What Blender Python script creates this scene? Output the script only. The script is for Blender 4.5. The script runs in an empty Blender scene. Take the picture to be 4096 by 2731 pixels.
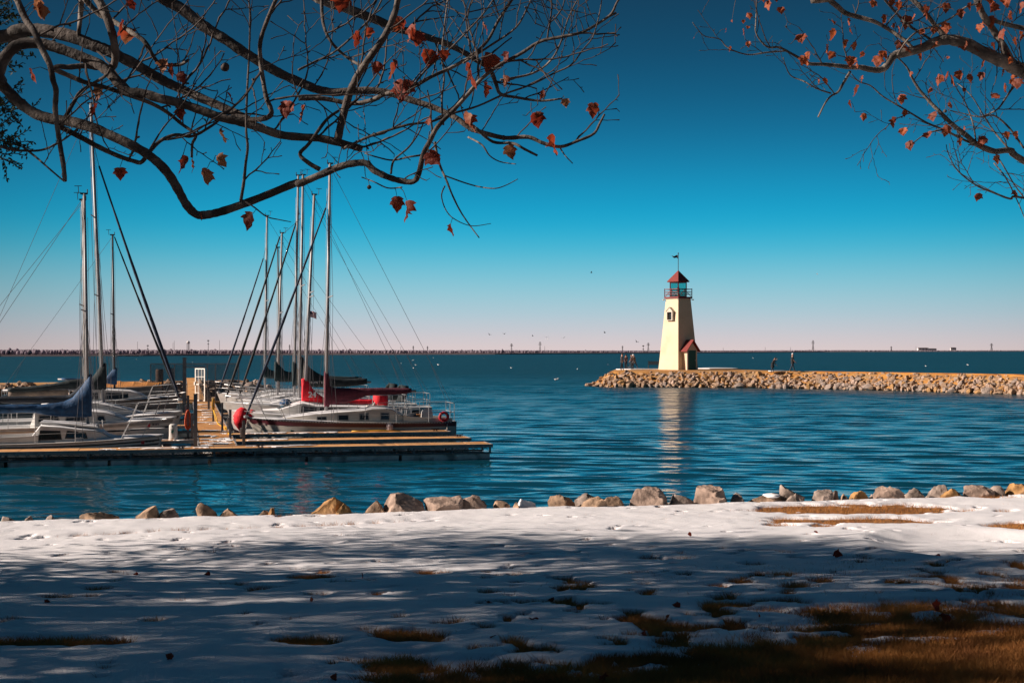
import bpy, bmesh, math, random
import numpy as np
from mathutils import Vector, Matrix, noise as mnoise
R = math.radians
sc = bpy.context.scene
COL = sc.collection
rng = random.Random(7)

# ---------------------------------------------------------------- photo geometry
F, HC, YH, CX = 5461.0, 3.7, 1400.0, 2048.0        # focal length in photo pixels, eye height over the lake, horizon row
def P(px, py, d):                                   # the place seen at a pixel, d metres away
    return Vector(((px-CX)/F*d, d, HC-(py-YH)/F*d))
def G(px, py, z):                                   # the place on a level z
    d = F*(HC-z)/(py-YH); return Vector(((px-CX)/F*d, d, z))
ANG = R(13.4); CA, SA = math.cos(ANG), math.sin(ANG)
OX, OY = -9.7, 45.1                                  # marina frame: u along the fingers, v along the walkway
def LV(u, v, z=0.0): return Vector((OX+CA*u-SA*v, OY+SA*u+CA*v, z))
def u_at(px, v):
    k = (px-CX)/F
    return (k*(OY+CA*v)-OX+SA*v)/(CA-k*SA)
def z_at(py, u, v): return HC-(py-YH)/F*(OY+SA*u+CA*v)

# ---------------------------------------------------------------- objects
def tag(o, label=None, cat=None, group=None, kind=None):
    if label: o['label'] = label
    if cat: o['category'] = cat
    if group: o['group'] = group
    if kind: o['kind'] = kind
    return o
def thing(name, label, cat, loc=(0, 0, 0), rz=0.0, group=None):
    o = bpy.data.objects.new(name, None); COL.objects.link(o)
    o.location = loc; o.rotation_euler = (0, 0, rz); o.empty_display_size = .2
    return tag(o, label, cat, group)
def link(name, me, m, parent=None, smooth=False):
    if m is not None:
        me.materials.clear(); me.materials.append(m)
    if smooth:
        me.polygons.foreach_set('use_smooth', [True]*len(me.polygons))
    o = bpy.data.objects.new(name, me); COL.objects.link(o)
    if parent is not None: o.parent = parent
    return o
class MB:
    def __init__(s): s.v = []; s.f = []
    def add(s, vs, fs):
        b = len(s.v); s.v += [tuple(p) for p in vs]; s.f += [tuple(b+i for i in q) for q in fs]
    def box(s, x0, x1, y0, y1, z0, z1, T=None):
        vs = [Vector(p) for p in ((x0,y0,z0),(x1,y0,z0),(x1,y1,z0),(x0,y1,z0),(x0,y0,z1),(x1,y0,z1),(x1,y1,z1),(x0,y1,z1))]
        if T is not None: vs = [T @ p for p in vs]
        s.add(vs, [(0,3,2,1),(4,5,6,7),(0,1,5,4),(1,2,6,5),(2,3,7,6),(3,0,4,7)])
    def bar(s, a, b, w, h=None):                     # a rectangular bar between two points
        h = h or w; a, b = Vector(a), Vector(b); d = (b-a).normalized()
        up = Vector((0,0,1)) if abs(d.z) < .95 else Vector((1,0,0))
        x = d.cross(up).normalized()*w/2; y = x.cross(d).normalized()*h/2
        s.add([a-x-y,a+x-y,a+x+y,a-x+y,b-x-y,b+x-y,b+x+y,b-x+y], [(0,3,2,1),(4,5,6,7),(0,1,5,4),(1,2,6,5),(2,3,7,6),(3,0,4,7)])
    def tube(s, pts, r, n=6, cap=True, sq=1.0):
        pts = [Vector(p) for p in pts]; m = len(pts)
        rs = r if isinstance(r, (list, tuple)) else [r]*m
        t0 = (pts[1]-pts[0]).normalized()
        ref = Vector((0,0,1)) if abs(t0.z) < .9 else Vector((1,0,0))
        nx = t0.cross(ref).normalized(); rings = []
        for i, p in enumerate(pts):
            t = (pts[min(i+1,m-1)]-pts[max(i-1,0)])
            t = t.normalized() if t.length > 1e-9 else t0
            nx = (nx-t*nx.dot(t))
            nx = nx.normalized() if nx.length > 1e-6 else t.orthogonal().normalized()
            ny = t.cross(nx)
            rings.append([p+nx*(rs[i]*math.cos(2*math.pi*k/n))+ny*(rs[i]*sq*math.sin(2*math.pi*k/n)) for k in range(n)])
        s.loft(rings, cap)
    def loft(s, rings, cap=True, closed=True):
        n = len(rings[0]); b = len(s.v)
        for r in rings: s.v += [tuple(p) for p in r]
        for i in range(len(rings)-1):
            for k in range(n if closed else n-1):
                k2 = (k+1) % n
                s.f.append((b+i*n+k, b+i*n+k2, b+(i+1)*n+k2, b+(i+1)*n+k))
        if cap:
            s.f.append(tuple(b+k for k in range(n))[::-1]); e = b+(len(rings)-1)*n
            s.f.append(tuple(e+k for k in range(n)))
    def lathe(s, prof, n=16, c=(0,0,0), cap=True):
        c = Vector(c)
        s.loft([[c+Vector((r*math.cos(2*math.pi*k/n), r*math.sin(2*math.pi*k/n), z)) for k in range(n)] for r, z in prof], cap)
    def prism(s, poly, off):                          # polygon (3-D points) pushed out by a vector
        off = Vector(off); n = len(poly); a = [Vector(p) for p in poly]; b = [p+off for p in a]
        s.add(a+b, [tuple(range(n))[::-1], tuple(range(n,2*n))]+[(k,(k+1)%n,n+(k+1)%n,n+k) for k in range(n)])
    def torus(s, c, R_, r, ax='y', N=28, n=10):
        rings = []
        for i in range(N+1):
            a = 2*math.pi*i/N; ring = []
            for k in range(n):
                b = 2*math.pi*k/n; q = R_+r*math.cos(b); w = r*math.sin(b)
                p = {'y': (q*math.cos(a), w, q*math.sin(a)), 'z': (q*math.cos(a), q*math.sin(a), w), 'x': (w, q*math.cos(a), q*math.sin(a))}[ax]
                ring.append(Vector(c)+Vector(p))
            rings.append(ring)
        s.loft(rings, cap=False)
    def mesh(s, name='m'):
        me = bpy.data.meshes.new(name); me.from_pydata(s.v, [], s.f); me.update()
        bm = bmesh.new(); bm.from_mesh(me); bmesh.ops.recalc_face_normals(bm, faces=bm.faces); bm.to_mesh(me); bm.free()
        return me
    def build(s, name, m, parent=None, smooth=False):
        return link(name, s.mesh(name), m, parent, smooth)
def auto_smooth(o, deg=40):
    me = o.data; me.polygons.foreach_set('use_smooth', [True]*len(me.polygons))
    me.set_sharp_from_angle(angle=R(deg)); return o
def np_mesh(name, V, Fc, m, parent=None, smooth=False):     # numpy: V (n,3), Fc (m,3|4)
    me = bpy.data.meshes.new(name); k = Fc.shape[1]
    me.vertices.add(len(V)); me.vertices.foreach_set('co', V.astype(np.float32).ravel())
    me.loops.add(Fc.size); me.loops.foreach_set('vertex_index', Fc.astype(np.int32).ravel())
    me.polygons.add(len(Fc)); me.polygons.foreach_set('loop_start', np.arange(0, Fc.size, k, dtype=np.int32))
    me.polygons.foreach_set('loop_total', np.full(len(Fc), k, dtype=np.int32))
    me.update(calc_edges=True); me.validate()
    return link(name, me, m, parent, smooth)
def copy_tree(o, parent=None):
    c = o.copy(); COL.objects.link(c)
    if parent is not None: c.parent = parent
    for ch in [x for x in COL.objects if x.parent == o]: copy_tree(ch, c)
    return c
def lettering(txt, size, m, parent, loc, rot, name='lettering', depth=.002, align='LEFT', bold=0.0, space=1.0):
    cu = bpy.data.curves.new('text', 'FONT'); cu.body = txt; cu.size = size; cu.extrude = depth; cu.align_x = align; cu.space_character = space; cu.offset = bold
    t = bpy.data.objects.new('t', cu); COL.objects.link(t)
    bpy.context.view_layer.update()
    me = bpy.data.meshes.new_from_object(t.evaluated_get(bpy.context.evaluated_depsgraph_get()))
    bpy.data.objects.remove(t)
    o = link(name, me, m, parent); o.location = loc; o.rotation_euler = rot
    return o
# numpy value noise
def _h(ix, iy, s):
    n = (ix.astype(np.int64)*374761393+iy.astype(np.int64)*668265263+s*1442695041) & 0x7fffffff
    n = ((n ^ (n >> 13))*1274126177) & 0x7fffffff
    return ((n ^ (n >> 16)) & 0xffff)/65535.0
def vn(x, y, s=0):
    x = np.asarray(x, float); y = np.asarray(y, float)
    ix, iy = np.floor(x), np.floor(y); fx, fy = x-ix, y-iy
    fx, fy = fx*fx*(3-2*fx), fy*fy*(3-2*fy)
    a, b, c, d = _h(ix,iy,s), _h(ix+1,iy,s), _h(ix,iy+1,s), _h(ix+1,iy+1,s)
    return (a*(1-fx)+b*fx)*(1-fy)+(c*(1-fx)+d*fx)*fy
def fbm(x, y, s=0, o=4):
    t = 0; a = .5
    for i in range(o): t = t+a*vn(x*2**i+17.3*i, y*2**i+9.1*i, s+i); a *= .5
    return t/(1-.5**o)
def sstep(a, b, x): t = np.clip((x-a)/(b-a), 0, 1); return t*t*(3-2*t)

# ---------------------------------------------------------------- materials
def mat(name, c1, c2=None, scale=4.0, rough=.75, bump=0.0, bscale=None, metal=0.0, spec=.5, lo=.35, hi=.65, stretch=(1,1,1), detail=6, c3=None, s3=1.0, trans=0.0, emit=None):
    m = bpy.data.materials.new(name); m.use_nodes = True; nt = m.node_tree; N, L = nt.nodes, nt.links
    b = N['Principled BSDF']; b.inputs['Roughness'].default_value = rough; b.inputs['Metallic'].default_value = metal
    b.inputs['Specular IOR Level'].default_value = spec
    tc = N.new('ShaderNodeTexCoord'); mp = N.new('ShaderNodeMapping'); mp.inputs['Scale'].default_value = stretch
    L.new(tc.outputs['Object'], mp.inputs['Vector'])
    c2 = c2 or tuple(v*.7 for v in c1)
    nz = N.new('ShaderNodeTexNoise'); nz.inputs['Scale'].default_value = scale; nz.inputs['Detail'].default_value = detail
    L.new(mp.outputs[0], nz.inputs['Vector'])
    cr = N.new('ShaderNodeValToRGB'); cr.color_ramp.elements[0].position = lo; cr.color_ramp.elements[1].position = hi
    cr.color_ramp.elements[0].color = (*c2, 1); cr.color_ramp.elements[1].color = (*c1, 1)
    L.new(nz.outputs['Fac'], cr.inputs['Fac']); out = cr.outputs['Color']
    if c3:
        n3 = N.new('ShaderNodeTexNoise'); n3.inputs['Scale'].default_value = s3; n3.inputs['Detail'].default_value = 5
        L.new(mp.outputs[0], n3.inputs['Vector'])
        r3 = N.new('ShaderNodeMapRange'); r3.inputs['From Min'].default_value = .5; r3.inputs['From Max'].default_value = .62
        L.new(n3.outputs['Fac'], r3.inputs['Value'])
        mx = N.new('ShaderNodeMix'); mx.data_type = 'RGBA'; L.new(r3.outputs[0], mx.inputs['Factor'])
        L.new(out, mx.inputs['A']); mx.inputs['B'].default_value = (*c3, 1); out = mx.outputs['Result']
    L.new(out, b.inputs['Base Color'])
    if bump:
        bn = N.new('ShaderNodeTexNoise'); bn.inputs['Scale'].default_value = bscale or scale*4; bn.inputs['Detail'].default_value = 6
        L.new(mp.outputs[0], bn.inputs['Vector'])
        bp = N.new('ShaderNodeBump'); bp.inputs['Strength'].default_value = bump; bp.inputs['Distance'].default_value = .02
        L.new(bn.outputs['Fac'], bp.inputs['Height']); L.new(bp.outputs[0], b.inputs['Normal'])
    if trans:
        tr = N.new('ShaderNodeBsdfTranslucent'); L.new(out, tr.inputs['Color'])
        ms = N.new('ShaderNodeMixShader'); ms.inputs[0].default_value = trans
        L.new(b.outputs[0], ms.inputs[1]); L.new(tr.outputs[0], ms.inputs[2])
        L.new(ms.outputs[0], N['Material Output'].inputs['Surface'])
    return m
def glassy(name, col, rough=.08): return mat(name, col, tuple(c*.8 for c in col), rough=rough, spec=.8)

M = {}
M['white'] = mat('white_gelcoat', (.62,.60,.57), (.5,.48,.46), scale=2.2, rough=.35, stretch=(1,1,2))
M['cream'] = mat('cream_gelcoat', (.55,.5,.44), (.46,.42,.37), scale=2, rough=.4, stretch=(1,1,3))
M['greyhull'] = mat('grey_hull_paint', (.17,.145,.14), (.13,.11,.11), scale=2, rough=.45)
M['maroon'] = mat('maroon_paint', (.10,.018,.028), (.07,.012,.02), rough=.4)
M['maroon_cloth'] = mat('maroon_canvas', (.13,.02,.038), (.075,.012,.024), scale=7, rough=.85, bump=.6, bscale=18)
M['red_cloth'] = mat('red_canvas', (.85,.012,.03), (.65,.008,.02), scale=6, rough=.75, bump=.6, bscale=14)
M['blue_cloth'] = mat('blue_canvas', (.006,.068,.18), (.003,.036,.10), scale=6, rough=.7, bump=.7, bscale=12)
M['navy_cloth'] = mat('navy_canvas', (.012,.02,.035), (.008,.012,.02), scale=6, rough=.85, bump=.6, bscale=14)
M['black_cloth'] = mat('black_canvas', (.018,.03,.034), (.010,.016,.019), scale=6, rough=.85, bump=.6, bscale=14)
M['teal_cloth'] = mat('dark_teal_canvas', (.016,.040,.046), (.008,.022,.027), scale=6, rough=.85, bump=.6, bscale=14)
M['tan_cloth'] = mat('tan_canvas', (.62,.26,.07), (.5,.2,.05), scale=5, rough=.85, bump=.5, bscale=9)
M['bluefurl'] = mat('navy_sailcloth', (.02,.035,.07), (.01,.016,.035), scale=9, rough=.8, bump=.8, bscale=9)
M['blackfurl'] = mat('black_sailcloth', (.014,.016,.02), (.008,.009,.011), scale=9, rough=.8, bump=.8, bscale=9)
M['alu'] = mat('mast_aluminium', (.34,.33,.33), (.26,.25,.26), scale=3, rough=.5, metal=.1)
M['alu_dark'] = mat('dark_mast_paint', (.06,.06,.07), (.045,.045,.05), scale=3, rough=.45)
M['steel'] = mat('stainless_steel', (.5,.5,.5), (.42,.42,.42), rough=.4, metal=.5)
M['wire'] = mat('rigging_wire', (.07,.07,.08), (.05,.05,.06), rough=.8, spec=.2)
M['window'] = glassy('dark_window_glass', (.02,.022,.024))
M['frame_grey'] = mat('window_frame_grey', (.3,.29,.28), rough=.5)
M['black'] = mat('black_plastic', (.02,.02,.022), rough=.5)
M['snow'] = mat('snow', (.86,.85,.86), (.80,.80,.82), scale=3, rough=.65, bump=.25, bscale=40, spec=.3)
M['wood'] = mat('weathered_decking', (.74,.36,.115), (.50,.23,.075), scale=2.2, rough=.8, stretch=(1,1,1), c3=(.62,.34,.14), s3=1.3, bump=.2)
M['wood_edge'] = mat('dock_timber', (.33,.30,.29), (.21,.19,.185), scale=5, rough=.8)
M['galv'] = mat('galvanised_steel', (.15,.16,.18), (.09,.10,.11), scale=5, rough=.6, metal=.25)
M['galv_lt'] = mat('pale_galvanised_steel', (.3,.3,.31), (.22,.22,.23), scale=5, rough=.55, metal=.3)
M['float'] = mat('concrete_float', (.75,.76,.75), (.5,.51,.5), scale=3, rough=.9, bump=.4, c3=(.25,.25,.24), s3=2)
M['rope'] = mat('white_rope', (.5,.46,.4), rough=.9)
M['yellow'] = mat('yellow_cable', (.75,.42,.02), (.6,.33,.02), rough=.6)
M['orange'] = mat('orange_hose', (.75,.09,.015), (.6,.07,.01), rough=.6)
M['redplastic'] = mat('red_foam', (.55,.01,.03), (.45,.008,.02), rough=.6)
M['rust'] = mat('rusty_iron', (.06,.045,.04), (.035,.026,.022), scale=9, rough=.9)
M['whiteletter'] = mat('white_lettering', (.8,.8,.8), (.75,.75,.75), rough=.6)
M['darkletter'] = mat('dark_lettering', (.03,.03,.05), rough=.6)
M['redsticker'] = mat('red_sticker', (.5,.02,.04), rough=.5)
M['green'] = mat('green_emblem', (.02,.17,.15), rough=.5)
M['rednose'] = mat('red_hull_paint', (.42,.01,.02), (.3,.01,.015), rough=.5)

# ---------------------------------------------------------------- camera, sun, sky
cam = bpy.data.cameras.new('camera'); co = bpy.data.objects.new('camera', cam); COL.objects.link(co)
co.location = (0, 0, HC); co.rotation_euler = (R(90), 0, 0)
cam.sensor_width = 36.0; cam.lens = 36.0*F/4096; cam.shift_y = (YH-1365.5)/4096; cam.clip_start = .1; cam.clip_end = 30000
sc.camera = co
SUN_EL, SUN_PHI = R(24.5), R(-4.0)
sdir = Vector((-math.cos(SUN_EL)*math.cos(SUN_PHI), math.cos(SUN_EL)*math.sin(SUN_PHI), math.sin(SUN_EL)))
sl = bpy.data.lights.new('sun', 'SUN'); sl.energy = 4.9; sl.angle = R(.55); sl.color = (1.0, .86, .75)
so = bpy.data.objects.new('sun', sl); COL.objects.link(so); so.rotation_euler = sdir.to_track_quat('Z', 'Y').to_euler(); so.location = (-30, 0, 40)
w = bpy.data.worlds.new('World'); sc.world = w; w.use_nodes = True
N, L = w.node_tree.nodes, w.node_tree.links
bg = N['Background']; bg.inputs['Strength'].default_value = .08
sky = N.new('ShaderNodeTexSky'); sky.sky_type = 'NISHITA'; sky.sun_disc = False; sky.sun_elevation = SUN_EL; sky.sun_rotation = -math.pi/2+SUN_PHI
sky.altitude = 400; sky.air_density = 1.0; sky.dust_density = 1.0; sky.ozone_density = 3.0
tc = N.new('ShaderNodeTexCoord'); sx = N.new('ShaderNodeSeparateXYZ'); L.new(tc.outputs['Generated'], sx.inputs[0])
mr = N.new('ShaderNodeMapRange'); mr.inputs['From Min'].default_value = 0.0; mr.inputs['From Max'].default_value = .5
L.new(sx.outputs['Z'], mr.inputs['Value'])
cr = N.new('ShaderNodeValToRGB'); cr.color_ramp.interpolation = 'B_SPLINE'
def lin(c): return tuple((v/255/12.92 if v/255 <= .04045 else ((v/255+.055)/1.055)**2.4) for v in c)
SKY = [(-.2,(220,203,203)),(.3,(214,202,205)),(.8,(200,201,209)),(1.5,(176,201,213)),(2.4,(146,199,214)),(3.3,(112,192,214)),(4.2,(66,182,212)),(5.2,(8,168,208)),(6.3,(0,152,196)),(7.6,(0,130,174)),(9,(0,108,150)),(10.5,(0,90,128)),(12.2,(2,73,107)),(14.5,(8,58,86)),(19,(11,51,77)),(29,(13,48,74))]
EXPO = .74
els = cr.color_ramp.elements
for i, (deg, c) in enumerate(SKY):
    p = max(0.0, min(1.0, math.sin(R(deg))/.5))
    e = els[i] if i < 2 else els.new(p)
    e.position = p; e.color = (*lin(c), 1)
L.new(mr.outputs[0], cr.inputs['Fac'])
# vignette put into the sky colour: full over the lighthouse bay, dimmed sideways
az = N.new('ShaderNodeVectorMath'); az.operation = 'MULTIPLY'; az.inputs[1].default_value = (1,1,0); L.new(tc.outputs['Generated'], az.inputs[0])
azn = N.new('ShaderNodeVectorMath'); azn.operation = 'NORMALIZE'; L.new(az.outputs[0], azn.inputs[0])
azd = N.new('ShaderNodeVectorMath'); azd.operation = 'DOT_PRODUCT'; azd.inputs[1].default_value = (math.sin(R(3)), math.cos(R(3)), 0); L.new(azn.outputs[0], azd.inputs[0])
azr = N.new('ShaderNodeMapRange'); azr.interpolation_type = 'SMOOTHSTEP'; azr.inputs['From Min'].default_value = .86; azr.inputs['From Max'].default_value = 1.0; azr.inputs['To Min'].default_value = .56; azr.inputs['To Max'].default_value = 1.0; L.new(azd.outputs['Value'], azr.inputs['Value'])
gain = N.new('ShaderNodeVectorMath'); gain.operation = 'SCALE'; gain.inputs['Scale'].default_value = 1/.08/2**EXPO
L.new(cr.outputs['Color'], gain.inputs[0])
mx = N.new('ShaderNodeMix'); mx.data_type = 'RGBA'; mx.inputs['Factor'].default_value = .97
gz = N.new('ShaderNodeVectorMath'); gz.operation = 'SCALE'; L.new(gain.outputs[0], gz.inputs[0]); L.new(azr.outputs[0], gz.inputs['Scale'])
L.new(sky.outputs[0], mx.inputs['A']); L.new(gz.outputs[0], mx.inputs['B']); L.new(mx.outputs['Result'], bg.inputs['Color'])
sc.view_settings.view_transform = 'Standard'; sc.view_settings.look = 'None'; sc.view_settings.exposure = EXPO; sc.view_settings.gamma = 1
# ================================================================ water
def water_mat():
    m = bpy.data.materials.new('lake_water'); m.use_nodes = True; nt = m.node_tree; N, L = nt.nodes, nt.links
    b = N['Principled BSDF']; b.inputs['Base Color'].default_value = (.002, .046, .074, 1); b.inputs['IOR'].default_value = 1.33
    tc = N.new('ShaderNodeTexCoord')
    sx = N.new('ShaderNodeSeparateXYZ'); L.new(tc.outputs['Object'], sx.inputs[0])
    rg = N.new('ShaderNodeMapRange'); rg.inputs['From Min'].default_value = 60; rg.inputs['From Max'].default_value = 190      # sheltered harbour to open lake
    rg.inputs['To Min'].default_value = .3; rg.inputs['To Max'].default_value = 2.2; L.new(sx.outputs['Y'], rg.inputs['Value'])
    ro = N.new('ShaderNodeMapRange'); ro.inputs['From Min'].default_value = 30; ro.inputs['From Max'].default_value = 220; ro.inputs['To Min'].default_value = .07; ro.inputs['To Max'].default_value = .42; L.new(sx.outputs['Y'], ro.inputs['Value']); L.new(ro.outputs[0], b.inputs['Roughness'])   # ripples too small to model
    hs = []
    for sc_, st, amp, det in ((.95, (.45, 1, 1), .2, 3), (2.8, (.55, 1, 1), .045, 2), (.27, (.45, 1, 1), .34, 2)):
        mp = N.new('ShaderNodeMapping'); mp.inputs['Scale'].default_value = st; mp.inputs['Rotation'].default_value = (0, 0, .12); L.new(tc.outputs['Object'], mp.inputs[0])
        nz = N.new('ShaderNodeTexNoise'); nz.inputs['Scale'].default_value = sc_; nz.inputs['Detail'].default_value = det; nz.inputs['Distortion'].default_value = .3
        L.new(mp.outputs[0], nz.inputs['Vector'])
        mu = N.new('ShaderNodeMath'); mu.operation = 'MULTIPLY'; mu.inputs[1].default_value = amp; L.new(nz.outputs['Fac'], mu.inputs[0]); hs.append(mu)
    a = N.new('ShaderNodeMath'); L.new(hs[0].outputs[0], a.inputs[0]); L.new(hs[1].outputs[0], a.inputs[1])
    a2 = N.new('ShaderNodeMath'); L.new(a.outputs[0], a2.inputs[0]); L.new(hs[2].outputs[0], a2.inputs[1])
    # gusts: long patches of rougher and calmer water
    mp = N.new('ShaderNodeMapping'); mp.inputs['Scale'].default_value = (.012, .05, 1); L.new(tc.outputs['Object'], mp.inputs[0])
    gz = N.new('ShaderNodeTexNoise'); gz.inputs['Scale'].default_value = 1; gz.inputs['Detail'].default_value = 3; L.new(mp.outputs[0], gz.inputs['Vector'])
    gr = N.new('ShaderNodeMapRange'); gr.inputs['From Min'].default_value = .35; gr.inputs['From Max'].default_value = .65; gr.inputs['To Min'].default_value = .65; gr.inputs['To Max'].default_value = 1.1
    L.new(gz.outputs['Fac'], gr.inputs['Value'])
    m2 = N.new('ShaderNodeMath'); m2.operation = 'MULTIPLY'; L.new(a2.outputs[0], m2.inputs[0]); L.new(rg.outputs[0], m2.inputs[1])
    m3 = N.new('ShaderNodeMath'); m3.operation = 'MULTIPLY'; L.new(m2.outputs[0], m3.inputs[0]); L.new(gr.outputs[0], m3.inputs[1])
    bp = N.new('ShaderNodeBump'); bp.inputs['Strength'].default_value = 1.0; bp.inputs['Distance'].default_value = 1.0
    L.new(m3.outputs[0], bp.inputs['Height']); L.new(bp.outputs[0], b.inputs['Normal'])
    return m
M['water'] = water_mat()
# one sheet to the horizon: real wavelets near the shore, growing coarser with distance
ry = [14.0]
while ry[-1] < 260: ry.append(ry[-1]+max(.07, ry[-1]*.0030))
while ry[-1] < 12000: ry.append(ry[-1]*1.12)
ry = np.array(ry); cx_ = np.concatenate([-np.geomspace(4, .62, 14), np.arange(-.6, .6001, .0028), np.geomspace(.62, 4, 14)])
Yw = np.repeat(ry, len(cx_)); Xw = Yw*np.tile(cx_, len(ry)); Zw = np.zeros_like(Yw); rw = np.random.default_rng(44); dyw = np.maximum(.07, Yw*.0030)
wx_ = .35*(fbm(Xw*.35, Yw*.35, 91, 2)-.5); wy_ = .5*(fbm(Xw*.3, Yw*.3, 93, 2)-.5)
for k in range(26):
    lam = .38*1.085**k*rw.uniform(.9, 1.1); th = rw.normal(0, .42); kk = 2*np.pi/lam; env = .35+1.3*vn(Xw/lam*.16+k*3.1, Yw/lam*.16, 95+k)
    Zw += .0036*lam**.85*env*sstep(3.0, 6.0, lam/dyw)*np.sin(kk*((Xw+wx_)*math.sin(th)+(Yw+wy_)*math.cos(th))+rw.uniform(0, 6.28))
i_ = np.arange(len(Yw)).reshape(len(ry), len(cx_)); Fw = np.stack([i_[:-1,:-1], i_[:-1,1:], i_[1:,1:], i_[1:,:-1]], -1).reshape(-1, 4)
tag(np_mesh('lake_water', np.stack([Xw, Yw, Zw], -1), Fw, M['water'], smooth=True), kind='structure')

# ================================================================ near bank: lawn, snow, dry grass
def edge_y(x): return 17.4+.22*x
def zground(x, y):
    e = y-edge_y(x)
    z = 1.655+.365*sstep(0, 11, -e)
    z = np.where(e > 0, 1.655-.6*np.clip(e-.15, 0, None)-.02, z)
    return np.maximum(z, -1.5)
def axis(lo, hi, step, far_lo, far_hi):
    a = list(np.arange(lo, hi+1e-6, step)); s = step; p = hi; r = []
    while p < far_hi: s *= 1.35; p += s; r.append(p)
    s = step; p = lo; l = []
    while p > far_lo: s *= 1.35; p -= s; l.append(p)
    return np.array(l[::-1]+a+r)
def grid(xs, ys):
    X, Y = np.meshgrid(xs, ys); nx, ny = len(xs), len(ys)
    i = np.arange(nx*ny).reshape(ny, nx)
    Fc = np.stack([i[:-1,:-1], i[:-1,1:], i[1:,1:], i[1:,:-1]], -1).reshape(-1, 4)
    return X.ravel(), Y.ravel(), Fc
def lumps(x, y):
    g = G(4010, 2215, 1.8); r = np.sqrt(((x-g.x)/1.12)**2+((y-g.y)/1.75)**2)
    return -.065*sstep(1.08, .72, r)+.018*np.exp(-((r-1.1)/.12)**2)+.05*(fbm(x*.55, y*.55, 3, 3)-.5)+.02*(fbm(x*2.2, y*2.2, 5, 3)-.5)
def bare_mask(x, y):
    """how far the snow has melted, traced from the photograph once and laid on the ground"""
    yy = np.maximum(y, 1.0); px = CX+F*x/yy; py = YH+F*(HC-zground(x, y))/yy
    yb = np.interp(px, [-3000,600,1350,1500,2048,2500,3000,3400,3600,4096,6000], [3300,2960,2830,2770,2715,2665,2620,2560,2510,2480,2460])
    b = 1.15*sstep(-150, 130, py-yb+300*(fbm(x*1.5, y*1.9, 11, 3)-.5)+170*(fbm(x*5.5, y*5, 13, 3)-.5))
    # melt tufts: only on the right half, denser towards the bare lawn
    dens = np.clip(.27+.62*sstep(1500, 3300, px)*sstep(2190, 2560, py)+.3*sstep(2330, 2600, py)*sstep(1100, 2300, px), 0, 1)*sstep(2140, 2260, py)*sstep(900, 2300, px)
    n = fbm(x*5.2, y*4.6, 21, 4)+.12*(fbm(x*19, y*17, 23, 2)-.5)
    b = np.maximum(b, .95*sstep(0, .085, n-(.745-.23*dens)))
    def band(x0, x1, y0, y1, k, sharp=.16):
        cx, cy, rx, ry = (x0+x1)/2, (y0+y1)/2, (x1-x0)/2, (y1-y0)/2
        r = np.sqrt(((px-cx)/rx)**2+((py-cy)/ry)**2)
        return k*sstep(1.0+sharp, 1.0-2*sharp, r+.9*(fbm(x*3.3, y*5, 31, 3)-.5))
    for q in ((2960,3860,2018,2068,1.0),(3080,3830,2076,2104,.95),(3050,3200,2102,2116,.9),(3240,3350,2105,2119,.9),(2800,3100,1996,2012,.8),(3930,4200,2096,2128,1.0),(3970,4080,2043,2056,.8),(3860,4090,1990,2002,.7),
              (2560,2650,2228,2250,.9),(2960,3060,2256,2272,.7),
              (-200,620,2560,2602,.9),(1080,1362,2562,2600,1.0),(1450,1800,2536,2590,.9),(160,300,2398,2412,.6),(320,440,2362,2376,.6),(1150,1330,2315,2332,.7),(1640,1760,2296,2312,.6)):
        b = np.maximum(b, band(*q))
    return b
FOOT = [(x, 2140-.055*(x-90)) for x in range(90, 1720, 74)]+[(x+28, 2122-.052*(x-400)) for x in range(300, 1600, 98)]+[(900,2214),(1500,2262),(1330,2182),(1720,2300),(1180,2330),(600,2360),(1880,2250),(760,2296),(2480,2165),(2190,2212),(2280,2232)]
def snow_z(x, y):
    t = .036+.022*(fbm(x*1.3, y*1.3, 41, 4)-.5)+.010*(fbm(x*4.5, y*4.5, 43, 3)-.5)+.007*(fbm(x*9, y*8, 47, 4)-.5)
    t = t-.068*bare_mask(x, y)
    e = y-edge_y(x)
    t = t-.4*sstep(.0, .55, e+.25*(fbm(x*1.5, y*1.5, 51, 3)-.5))
    for k, (fx, fy) in enumerate(FOOT):
        g = G(fx, fy, 1.74); dx, dy = x-g.x, y-g.y
        t = t-(.026 if fy < 2175 else .022)*np.exp(-(dx/.09)**2-(dy/.13)**2)
    return t
xs = axis(-8.2, 8.2, .09, -70, 80); ys = axis(6.2, 20.4, .09, -30, 26)
x, y, Fc = grid(xs, ys); z = zground(x, y)+lumps(x, y)
M['straw_ground'] = mat('dormant_lawn', (.34,.17,.055), (.15,.075,.028), scale=3.5, rough=.95, bump=.6, bscale=60, c3=(.05,.035,.02), s3=5)
tag(np_mesh('lawn', np.stack([x, y, z], -1), Fc, M['straw_ground'], smooth=True), kind='structure')
xs = axis(-7.2, 7.8, .032, -60, 70); ys = axis(6.4, 19.8, .032, -25, 21)
x, y, Fc = grid(xs, ys); zs = zground(x, y)+lumps(x, y)+snow_z(x, y)
M['snowfield'] = mat('old_snow', (.86,.84,.85), (.80,.78,.80), scale=1.6, rough=.6, bump=.5, bscale=85, spec=.35)
tag(np_mesh('snow', np.stack([x, y, zs], -1), Fc, M['snowfield'], smooth=True), kind='structure')
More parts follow.
